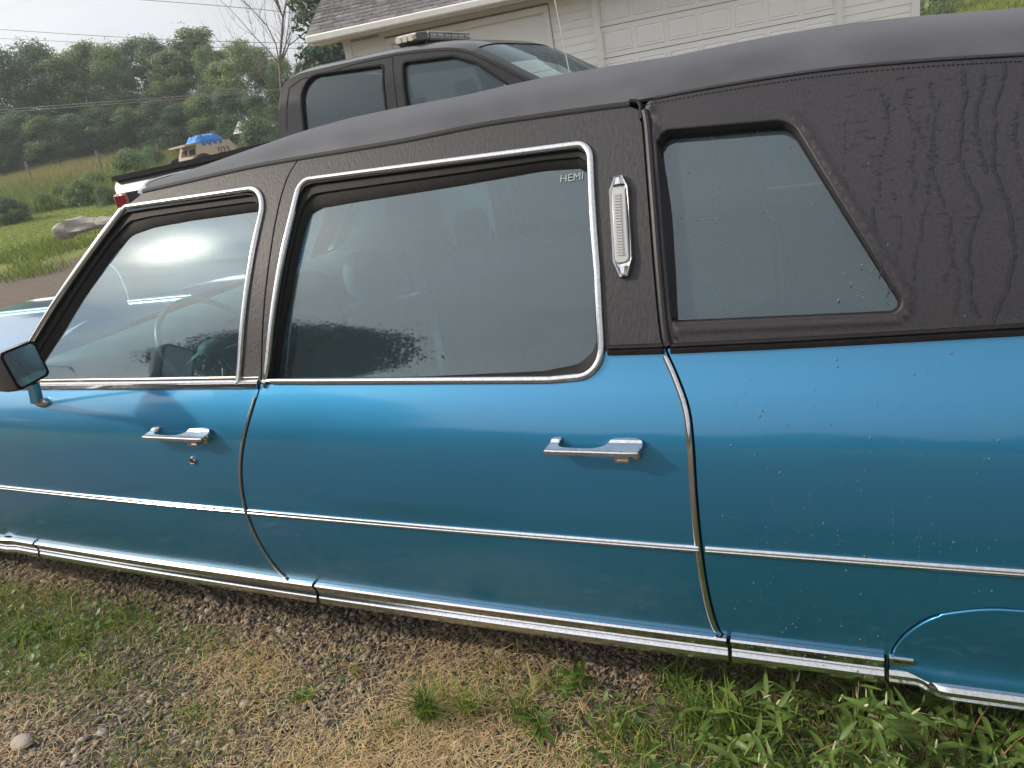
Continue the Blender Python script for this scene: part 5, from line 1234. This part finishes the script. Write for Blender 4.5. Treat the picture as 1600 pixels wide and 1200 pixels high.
tube('grab_strap', [(-1.49, .30, .90), (-1.47, .62, .93), (-1.47, .90, .90)], .012, chrome_dull, car)
tube('door_lock_knob', [SP(-1.67, Z_BELT + .012, -.035)[0], SP(-1.67, Z_BELT + .045, -.035)[0]], [.003, .005], chrome, front_door)
# underbody and wheels
ub = MB(); ub.box((-1.25, 1.0, .26), (6.9, 1.66, .06)); ub.box((-1.25, .14, .225), (5.0, .05, .11)); ub.build('underbody', black, car, smooth=False)
def wheel(x, y, par):
    w = 24; V = []; F = []; prof = [(.10, -.08), (.20, -.095), (.27, -.11), (.335, -.10), (.352, -.07), (.355, 0), (.352, .07), (.335, .10), (.27, .11), (.20, .095), (.10, .08)]
    for r, d in prof:
        for k in range(w): q = 2 * math.pi * k / w; V.append((x + r * math.cos(q), y + d, .355 + r * math.sin(q)))
    for i in range(len(prof) - 1):
        for k in range(w): F.append((i * w + k, i * w + (k + 1) % w, (i + 1) * w + (k + 1) % w, (i + 1) * w + k))
    t = mk('wheel', V, F, tyre, par)
    mk('hubcap', *disc(Vector((x, y - .09 if y < 1 else y + .09, .355)), Vector((0, -1 if y < 1 else 1, 0)), .2, .02), chrome, t)
for x in (-3.92, .50):
    for y in (.24, 1.76): wheel(x, y, car)
# sticker lettering on the rear door glass
hp = side_off(893, 267, GO); p, n = SP(hp[0], hp[1], GO + .0008); tdir = (SP(hp[0] + .02, hp[1])[0] - SP(hp[0], hp[1])[0]).normalized(); udir = n.cross(tdir) * 1.0
textmesh('glass_lettering', 'HEMI', .026, M('etched_white', (.30, .38, .39), .5), rear_door, p, tdir, udir if udir.z > 0 else -udir, .0003)
V = []
# --- rain: beads and runs on the rear of the body
dv_ = MB()
def bead_at(x, z, r, off, tall=1.3):
    p, n = SP(x, z, off); a = n.cross(Vector((0, 0, 1))).normalized(); b = n.cross(a); V = [p + n * r * .55]; F = []
    for k in range(8):
        q = 2 * math.pi * k / 8; V.append(p + a * r * math.cos(q) + b * r * tall * math.sin(q))
    for k in range(8):
        q = 2 * math.pi * k / 8; V.append(p + (a * r * math.cos(q) + b * r * tall * math.sin(q)) * .7 + n * r * .38)
    for k in range(8): F += [(1 + k, 1 + (k + 1) % 8, 9 + (k + 1) % 8, 9 + k), (9 + k, 9 + (k + 1) % 8, 0)]
    dv_.add(V, F)
R_ = random.Random(5)
for _ in range(230):
    x = R_.uniform(-.27, .5); z = R_.uniform(.3, .93); bead_at(x, z, R_.choice((.0008, .001, .0013, .0013, .0022)), .0002)
for c_ in range(16):
    x = R_.uniform(-.25, .45); z = R_.uniform(.55, .92)
    for i in range(R_.randint(5, 14)): bead_at(x + R_.gauss(0, .0008), z - i * R_.uniform(.010, .016), R_.uniform(.0006, .0014), .0002)
for _ in range(90):
    p = np.array([R_.uniform(-.35, .08), R_.uniform(.99, 1.34)])
    if inside([p], winQ)[0]: bead_at(p[0], p[1], R_.uniform(.0006, .0018), -.0255)
for c_ in range(12):
    x = R_.uniform(-.33, .02); z = R_.uniform(1.05, 1.33)
    for i in range(R_.randint(6, 18)):
        q = np.array([x + .002 * math.sin(i * .5), z - i * .013])
        if inside([q], winQ)[0]: bead_at(q[0], q[1], R_.uniform(.0005, .0015), -.0255)
for _ in range(90):
    x = R_.uniform(-.05, .5); bead_at(x, R_.uniform(.95, 1.33) if R_.random() < .3 else .955 + R_.random() * .02, R_.uniform(.001, .0025), .004)
for _ in range(26):
    bead_at(R_.uniform(-.25, .0), .24 + R_.choice((-.018, .02)) + R_.gauss(0, .004), .0022, .015)
dv_.build('water_bead', water, quarter, kind='stuff', angle=170)
wt = MB()
def run(x, z0, z1, amp=.004, w=.0014, dens=.75):
    z = z0; ph = R_.uniform(0, 6); f = R_.uniform(18, 40)
    while z > z1:
        x += R_.gauss(0, .0012) + .0008 * math.sin(ph + z * f)
        if R_.random() < dens:
            p, n = SP(x, z, .0072 if x > -.20 else .0045); a = n.cross(Vector((0, 0, 1))).normalized(); b = n.cross(a); r = w * R_.uniform(.6, 1.5); V = []
            for k in range(7):
                q = 2 * math.pi * k / 7; rr = r * R_.uniform(.7, 1.25); V.append(p + a * rr * math.cos(q) + b * rr * 1.5 * math.sin(q))
            wt.add(V, [tuple(range(7))])
        z -= .0035
ok_ = 0
for x, z0, z1, d in ((-.02, 1.34, 1.20, .55), (.03, 1.37, 1.05, .6), (.075, 1.35, 1.16, .7), (.09, 1.30, 1.0, .75), (.115, 1.36, 1.17, .7), (.13, 1.33, 1.03, .8), (.165, 1.37, .97, .95), (.20, 1.36, 1.20, .9), (.235, 1.37, .96, .95), (.26, 1.34, 1.1, .7), (.285, 1.35, 1.0, .6), (.31, 1.36, .97, .9), (.36, 1.35, 1.0, .8), (.40, 1.34, .98, .8), (-.10, 1.36, 1.34, .3), (.055, 1.2, .99, .6), (.145, 1.15, .96, .7), (.05, 1.36, 1.30, .6)):
    run(x, z0, z1, dens=d, w=.0013 if d < .9 else .0019)
for _ in range(190):
    x = R_.uniform(-.22, .42); z = R_.uniform(1.12, 1.385)
    if inside([np.array([x, z])], inset(winQ, -.04))[0]: continue
    for i in range(R_.randint(1, 5)):
        p, n = SP(x + i * .004, z + R_.gauss(0, .001), .0072 if x > -.20 else .0045); a = n.cross(Vector((0, 0, 1))).normalized(); b = n.cross(a); r = R_.uniform(.0007, .0014)
        wt.add([p + a * r * 1.5 * math.cos(2 * math.pi * k / 6) + b * r * math.sin(2 * math.pi * k / 6) for k in range(6)], [tuple(range(6))])
wt.build('water_run', wet, qvin, smooth=False, kind='stuff')
# ================================================================ the strip of ground beside the car
def gzone(x, y):
    """how green (1) or stony (0) the ground is, and how strawy"""
    n = math.sin(x * 3.1 + 1.2 * math.sin(y * 4)) * math.sin(y * 5.3 + x * 1.3 + .6)
    n2 = math.sin(x * 9 + y * 3) * math.sin(y * 11 - x * 4)
    g = .50 + .30 * n + .18 * n2 + .95 * _ss(-.75, -.15, x) + .7 * _ss(-2.0, -2.6, x) * _ss(.25, -.05, y) * _ss(-.5, -.3, y)
    g -= .55 * _ss(-.02, .16, y) * (1 - _ss(-.7, -.2, x)) 
    s = .22 * max(0, math.sin(x * 4.3 + 2) * math.sin(y * 6 + x * 2)) + .9 * math.exp(-((x + 1.02) / .20) ** 2 - ((y + .12 + .5 * (x + 1.1)) / .20) ** 2) + .8 * math.exp(-((x + 1.15) / .20) ** 2 - ((y + .36) / .13) ** 2) + .7 * math.exp(-((x + .62) / .16) ** 2 - ((y + .24) / .12) ** 2) + .5 * math.exp(-((x + 1.75) / .2) ** 2 - ((y + .08) / .1) ** 2)
    return g, s
# soil crust with small relief under the stones
gx_ = np.linspace(-3.9, .95, 150); gy_ = np.linspace(-1.15, .55, 60)
def micro(x, y): return .004 + .007 * math.sin(x * 6.1 + y * 2) * math.sin(y * 7.7) + .003 * math.sin(x * 31) * math.sin(y * 27 + x * 9)
m_soil = M('stony_soil', (.10, .078, .060), .95, var=(.21, .17, .135), vscale=38, vdetail=7, bump=.012, bscale=70, bdetail=6, spec=.2)
V = [(x, y, micro(x, y) * min(1, 8 * min(x + 3.9, .95 - x, y + 1.15, .55 - y))) for x in gx_ for y in gy_]; ny = len(gy_)
so_ = npm('soil', V, [(i * ny + j, (i + 1) * ny + j, (i + 1) * ny + j + 1, i * ny + j + 1) for i in range(149) for j in range(ny - 1)], m_soil, None, None, True); tag(so_, kind='structure')
# stones
ico = []; phi = (1 + 5 ** .5) / 2
for a in (-1, 1):
    for b in (-phi, phi): ico += [(0, a, b), (a, b, 0), (b, 0, a)]
ico = np.array(ico, float); ico /= np.linalg.norm(ico[0]); 
import bmesh
bm_ = bmesh.new(); [bm_.verts.new(v) for v in ico]; bmesh.ops.convex_hull(bm_, input=bm_.verts); bm_.verts.ensure_lookup_table(); bm_.verts.index_update()
icoF = np.array([[v.index for v in f.verts] for f in bm_.faces]); ico = np.array([tuple(v.co) for v in bm_.verts]); bm_.free()
def stones(name, n, xr_, yr_, smin, smax, thresh, kind='stuff'):
    P = []; 
    while len(P) < n:
        x = rng.uniform(*xr_); y = rng.uniform(*yr_); g, s = gzone(x, y)
        if rng.random() < max(.06, 1.0 - max(0, g - .2) * 1.3) * (1 - .55 * min(1, s)): P.append((x, y))
    P = np.array(P); sz = smin + (smax - smin) * rng.power(1.0, n) ** 3.2; Vv = ico[None] * rng.uniform(.72, 1.25, (n, 12, 1)) * sz[:, None, None]
    Vv = Vv * np.stack([rng.uniform(.8, 1.4, n), rng.uniform(.7, 1.1, n), rng.uniform(.42, .8, n)], 1)[:, None, :]
    a = rng.uniform(0, 6.28, n); b = rng.normal(0, .35, n); c, s_ = np.cos(a), np.sin(a); cb, sb = np.cos(b), np.sin(b)
    x, y, z = Vv[..., 0], Vv[..., 1], Vv[..., 2]; x2 = x * cb[:, None] + z * sb[:, None]; z2 = -x * sb[:, None] + z * cb[:, None]
    Vv = np.stack([x2 * c[:, None] - y * s_[:, None], x2 * s_[:, None] + y * c[:, None], z2], 2)
    zz_ = np.array([micro(p[0], p[1]) for p in P]) + sz * .28 + rng.uniform(0, .004, n)
    Vv[..., 0] += P[:, 0:1]; Vv[..., 1] += P[:, 1:2]; Vv[..., 2] += zz_[:, None]
    F = (icoF[None] + (np.arange(n) * 12)[:, None, None]).reshape(-1, 3)
    c = pal(n, [(.27, .225, .18), (.21, .185, .155), (.16, .14, .12), (.34, .285, .225), (.12, .11, .10), (.23, .175, .13), (.42, .38, .33)], [4, 4, 3, 3, 2, 2, .6], .2)
    return npm(name, Vv.reshape(-1, 3), F, m_stone, None, np.repeat(c, 12, axis=0), smooth=True, kind=kind)
m_stone = M('pebble', (1.0, .99, .99), .8, attr='col', bump=.002, bscale=260, spec=.3)
o = stones('gravel', 19000, (-3.7, .8), (-1.0, .42), .0032, .0125, 0)
o2 = stones('gravel_grit', 14000, (-3.7, .8), (-.95, .40), .002, .0045, 0)
# a few larger stones one can pick out
for i, (px, py, s_, lb_) in enumerate([(1098 - 770, 935, .022, 'pale stone in the shade under the sill, left of the door gap'), (35, 1160, .036, 'broad flat pale stone at the lower left corner'), (383, 1100, .020, 'rounded grey stone at the edge of the dry straw'), (542, 1168, .018, 'round brown stone beside the dry straw'), (780, 1020, .020, 'pale stone under the rocker trim beside tall stems'), (715, 1165, .020, 'grey stone among leaves below the grass tuft'), (508, 963, .017, 'reddish wood-like stone in the shade under the sill'), (160, 1145, .018, 'light grey pebble in a bare stony patch')]):
    p = on_z(px, py, .01); v = ico * rng.uniform(.8, 1.15, (12, 1)) * s_ * np.array([1.3, 1.0, .6]) + np.array([p.x, p.y, .012]); st_ = npm('stone', v, icoF, m_stone, None, np.tile(np.array([[.38, .33, .29]]), (12, 1)), smooth=True)
    sb_ = st_.modifiers.new('s', 'SUBSURF'); sb_.levels = 1; sb_.render_levels = 2; tag(st_, lb_, 'stone')
def pick(n, f, xr_=(-3.7, .85), yr_=(-1.0, .36)):
    X = []; 
    while len(X) < n:
        x = rng.uniform(*xr_, 4000); y = rng.uniform(*yr_, 4000); u = rng.random(4000)
        for a, b, c in zip(x, y, u):
            if c < f(a, b): X.append((a, b))
    X = np.array(X[:n]); return X[:, 0], X[:, 1]
mic = np.vectorize(micro)
X, Y = pick(38000, lambda x, y: max(.0, gzone(x, y)[0] - .25) * .6 * (1 - .5 * _ss(.02, .2, y)))
blades('grass', X, Y, rng.uniform(.018, .075, len(X)), rng.uniform(.0014, .0030, len(X)), .9, pal(len(X), [(.75, 1.05, .55), (1.1, 1.35, .6), (1.7, 1.5, .9), (.5, .8, .5)], [3, 3, 1.4, 1.5]), m_blade, mic(X, Y))
X, Y = pick(1500, lambda x, y: max(.0, gzone(x, y)[0] - .45) * .7 * (1 - .7 * _ss(.05, .2, y)))
blades('long_grass', X, Y, rng.uniform(.07, .15, len(X)), rng.uniform(.003, .0058, len(X)), 1.0, pal(len(X), [(.7, 1.05, .5), (1.0, 1.3, .55), (1.8, 1.5, .9)], [3, 2, 1]), m_blade, mic(X, Y))
m_straw = leafmat('dry_straw', (.52, .40, .23), translucent=.15, rough=.7)
def straw(n):
    X, Y = pick(n, lambda x, y: min(1, gzone(x, y)[1] ** 1.2 + .06)); a = rng.uniform(0, 6.28, n); L_ = rng.uniform(.012, .05, n); z = mic(X, Y) + rng.uniform(.003, .022, n); dz = rng.normal(0, .22, n) * L_; w = rng.uniform(.0009, .0020, n)
    c = np.stack([X, Y, z], 1); d = np.stack([np.cos(a) * L_, np.sin(a) * L_, dz], 1) / 2; s = np.stack([-np.sin(a) * w, np.cos(a) * w, 0 * w], 1) / 2; up_ = np.stack([0 * w, 0 * w, L_ * .12], 1)
    V = np.stack([c - d - s, c - d + s, c + s + up_, c - s + up_, c + d + s, c + d - s], 1).reshape(-1, 3); i = np.arange(n)[:, None] * 6
    return npm('dry_straw', V, np.concatenate([i + np.array([[0, 1, 2, 3]]), i + np.array([[3, 2, 4, 5]])], 0), m_straw, None, np.repeat(pal(n, [(1, 1, 1), (1.2, 1.15, 1.0), (.75, .65, .6)], [3, 2, 1]), 6, axis=0), kind='stuff')
straw(30000)
# small round-leaved ground weeds
def leaflets(n, f, smin, smax, zmax, name, cols, w):
    X, Y = pick(n, f); a = rng.uniform(0, 6.28, n); s = rng.uniform(smin, smax, n); z = mic(X, Y) + rng.uniform(.004, zmax, n); t = rng.uniform(-.1, .7, n)
    d = np.stack([np.cos(a), np.sin(a), np.sin(t)], 1) * s[:, None]; q = np.stack([-np.sin(a), np.cos(a), rng.normal(0, .3, n)], 1) * (s * .36)[:, None]; c = np.stack([X, Y, z], 1); dn = np.array([[0, 0, -1.0]]) * (s * .10)[:, None]
    V = np.stack([c, c + d * .35 + q * .9, c + d * .72 + q * .75, c + d, c + d * .72 - q * .75, c + d * .35 - q * .9, c + d * .5 + dn], 1).reshape(-1, 3); i = np.arange(n)[:, None] * 7
    F = np.concatenate([i + np.array([[6, 0, 1]]), i + np.array([[6, 1, 2]]), i + np.array([[6, 2, 3]]), i + np.array([[6, 3, 4]]), i + np.array([[6, 4, 5]]), i + np.array([[6, 5, 0]])], 0)
    return npm(name, V, F, m_weed, None, np.repeat(pal(n, cols, w), 7, axis=0), kind='stuff')
m_weed = leafmat('weed_leaf', (.105, .165, .055), translucent=.3, rough=.45)
leaflets(17000, lambda x, y: max(.28, min(1, (gzone(x, y)[0] + .1))) * .6 * (1 - .8 * _ss(.02, .18, y)), .006, .015, .018, 'ground_weeds', [(1, 1, 1), (1.3, 1.25, 1), (.7, .8, .7)], [3, 2, 2])
leaflets(2600, lambda x, y: max(.0, (gzone(x, y)[0] - .55)) * .8 * (1 - .6 * _ss(.05, .2, y)), .015, .030, .05, 'broadleaf_weeds', [(1, 1, 1), (1.25, 1.2, .9), (.7, .85, .7)], [3, 2, 2])
# distinct grass tufts
def tuft(px, py, n, h, spread, cols, w, label, width=.004):
    p = on_z(px, py, 0); a = rng.uniform(0, 6.28, n); r = rng.uniform(0, spread, n); X = p.x + np.cos(a) * r; Y = p.y + np.sin(a) * r
    o = blades('grass_tuft', X, Y, rng.uniform(.5, 1, n) * h, rng.uniform(.6, 1.2, n) * width, 1.15, pal(n, cols, w), m_blade, mic(X, Y), kind=None, bend=.25); tag(o, label, 'grass tuft')
G1 = [(.55, .9, .45), (.9, 1.25, .55)]; G2 = G1 + [(1.9, 1.5, 1.0)]
tuft(672, 1130, 150, .19, .025, G1, [1, 1], 'long dark green grass tuft leaning in the middle of the foreground')
tuft(735, 1120, 60, .17, .03, G2, [1, 1, 1.4], 'pale thin-bladed grass tuft right of the long dark one')
tuft(820, 1130, 50, .16, .04, G2, [1, 1, .6], 'green and dry grass tuft under the middle of the rear door')
tuft(1150, 1150, 60, .20, .05, G1, [1, 1.4], 'bright wide-bladed grass tuft left of the leafy weeds', .008)
tuft(1085, 1130, 46, .15, .05, G2, [1, 1.4, .3], 'bright green grass tuft below the rear door gap', .006)
tuft(50, 995, 90, .12, .07, G1, [1, 1.4], 'bright green grass tuft at the left edge under the mirror', .006)
tuft(120, 1010, 70, .10, .07, G2, [1, 1.2, .5], 'short green tuft right of the left edge tuft', .005)
tuft(170, 1075, 80, .09, .06, G2, [1, 1, 1], 'yellowish tuft in the lower left gravel', .003)
tuft(480, 1100, 36, .09, .02, G1, [1, 1], 'small upright green tuft in the dry straw', .006)
tuft(960, 1150, 60, .12, .05, G2, [1, 1.2, .8], 'green tuft in front of the rear door below the handle', .004)
tuft(1010, 1180, 60, .10, .06, G2, [1, 1.2, 1], 'mixed tuft at the bottom edge right of the centre', .004)
tuft(300, 1120, 60, .08, .07, G2, [1, 1.2, 1], 'low mixed tuft in the lower left gravel', .003)
tuft(390, 1040, 40, .07, .05, G2, [1, 1.2, 1], 'thin tuft between the gravel and the dry straw', .003)
tuft(870, 1080, 60, .10, .06, G2, [1, 1.2, 1], 'loose green tuft in the shade of the rear door', .004)
tuft(1060, 1075, 70, .12, .06, G1, [1, 1.2], 'dark green tuft in the shade below the rear door gap', .005)
tuft(620, 1150, 40, .08, .03, G2, [1, 1.2, 1], 'small tuft left below the long dark one', .003)
tuft(560, 1060, 26, .15, .012, [(1.9, 1.5, 1.0), (1.2, 1.3, .8)], [1, .5], 'wispy dry stems standing in the gravel beside the straw', .0022)
tuft(780, 1060, 14, .22, .01, [(2.0, 1.6, 1.1)], [1], 'tall dry stems reaching up to the rocker trim', .0022)
# lady's thumb weeds by the rear wheel
m_lp = leafmat('long_leaf', (.15, .24, .055), translucent=.35, rough=.38); m_stem = M('weed_stem', (.20, .17, .07), .6, var=(.30, .12, .08), vscale=20); m_fl = M('weed_flower', (.50, .52, .28), .7, var=(.62, .60, .38), vscale=200)
def leafmesh(L, w, bend):
    V = []; F = []; n = 8
    for i in range(n + 1):
        t = i / n; ww = w * math.sin(math.pi * min(1, t ** .75 * 1.0)) ** .8 * (1 - .15 * t); x = L * t; z = -bend * t * t * L + .10 * L * t
        V += [(x, -ww, z + ww * .35), (x, 0, z), (x, ww, z + ww * .35)]
    for i in range(n): F += [(3 * i, 3 * i + 3, 3 * i + 4, 3 * i + 1), (3 * i + 1, 3 * i + 4, 3 * i + 5, 3 * i + 2)]
    o = npm('leaf', V, F, m_lp, None, np.ones((len(V), 3)) * rng.uniform(.8, 1.2), smooth=True); me = o.data; bpy.data.objects.remove(o); return me
LM = [leafmesh(1, .115, .2), leafmesh(1, .13, .55), leafmesh(1, .10, .0), leafmesh(1, .13, .9)]
sv = []; sf = []; rs = random.Random(3)
for i in range(60):
    t = i / 60; q = i * 2.4; rr = .065 * (math.sin(math.pi * min(1, t + .12)) ** .5); c = Vector((math.cos(q) * rr, math.sin(q) * rr, t)); n = len(sv); s = .048
    sv += [c + Vector(v) * s for v in ((1, 0, 0), (-1, 0, 0), (0, 1, 0), (0, -1, 0), (0, 0, 1), (0, 0, -1))]; sf += [(n + a, n + b, n + c_) for a, b, c_ in ((0, 2, 4), (2, 1, 4), (1, 3, 4), (3, 0, 4), (2, 0, 5), (1, 2, 5), (3, 1, 5), (0, 3, 5))]
spk = bpy.data.meshes.new('flower_spike'); spk.from_pydata([tuple(v) for v in sv], [], sf); spk.materials.append(m_fl)
def orient(o, d, roll=0):
    q = Vector(d).to_track_quat('X', 'Z'); o.rotation_euler = (q.to_matrix() @ Matrix.Rotation(roll, 3, 'X')).to_euler()
def weed(px, py, h, seed, label, group=None, lean=(0, 0), nf=2):
    R = random.Random(seed); p = on_z(px, py, 0); e = empty('leafy_weed', (p.x, p.y, .0), label=label, cat='weed', group=group)
    for sidx in range(R.choice((2, 3, 3))):
        a = R.uniform(0, 6.28); l = R.uniform(.15, .6); pts = [Vector((0, 0, 0))]; d = Vector((math.cos(a) * l + lean[0], math.sin(a) * l + lean[1], 1)).normalized(); hh = h * R.uniform(.7, 1.05)
        for i in range(6): pts.append(pts[-1] + d * hh / 6); d = (d + Vector((R.gauss(0, .09), R.gauss(0, .09), R.gauss(0, .05)))).normalized()
        tv, tf = tubev(pts, [.0026 - .0003 * i for i in range(7)], 5, False); me = bpy.data.meshes.new('stem'); me.from_pydata([tuple(v) for v in tv], [], tf); me.materials.append(m_stem); me.shade_smooth(); link('stem', me, None, e)
        for i in range(1, 7):
            for kk in range(2 if i > 2 else 1):
                q = a + i * 2.3 + kk * 2.6 + R.gauss(0, .3); o = bpy.data.objects.new('leaf', R.choice(LM)); COL.objects.link(o); o.parent = e; o.location = pts[i]; L_ = R.uniform(.026, .072) * (1.1 - .35 * abs(i - 3.5) / 3.5); o.scale = (L_, L_, L_)
                orient(o, (math.cos(q), math.sin(q), R.uniform(-.05, 1.0 if i > 4 else .5)), R.gauss(0, .4))
        for k in range(R.choice((0, 1, 1, 2)) if nf else 0):
            o = bpy.data.objects.new('flower_spike', spk); COL.objects.link(o); o.parent = e; o.location = pts[R.choice((5, 6, 6))]; L_ = R.uniform(.016, .03); o.scale = (L_ * .95, L_ * .95, L_); o.rotation_euler = (R.gauss(0, .7), R.gauss(0, .7), 0)
            o.location = Vector(o.location) + Vector((R.gauss(0, .012), R.gauss(0, .012), R.uniform(.0, .02)))
WD = [(1262, 1195, .21, 'tall leafy weed with an upright leaf reaching the rocker trim'), (1330, 1190, .20, 'flowering leafy weed just left of the skirt seam'), (1395, 1200, .19, 'broad-leaved weed below the skirt seam'), (1450, 1190, .20, 'leafy weed below the twisted end of the rocker trim'), (1500, 1170, .20, 'leafy weed touching the chrome lip of the wheel skirt'), (1545, 1200, .16, 'flowering weed in front of the rear tyre'), (1205, 1180, .16, 'low leafy weed left of the tallest one'), (1180, 1120, .12, 'small dark weed in the shade under the rear quarter'), (1250, 1130, .13, 'dark weed in the shade left of the skirt seam'), (1340, 1130, .14, 'dark weed in the shade right under the skirt seam'), (1430, 1125, .14, 'dark weed in the shade under the trim end'), (1300, 1240, .15, 'weed at the bottom edge below the skirt seam'), (1370, 1250, .15, 'weed at the bottom edge left of the tyre'), (1440, 1250, .14, 'weed at the bottom edge under the wheel skirt'), (1235, 1245, .13, 'weed at the bottom edge left of the flowering one'), (1520, 1255, .14, 'weed at the bottom right edge'), (1590, 1230, .13, 'weed with flower spikes in the bottom right corner'), (1120, 1165, .11, 'small weed beside the wide-bladed grass tuft'), (1160, 1215, .11, 'low weed at the bottom edge beside the grass tuft'), (900, 1085, .07, 'small two-leaved weed under the rear door handle'), (840, 1155, .07, 'small round-leaved weed at the bottom under the rear door')]
for i, (px, py, h, lb_) in enumerate(WD): weed(px, py, h * (1.22 if h > .18 else 1), 100 + i, lb_, None, nf=2 if h > .12 else 0)
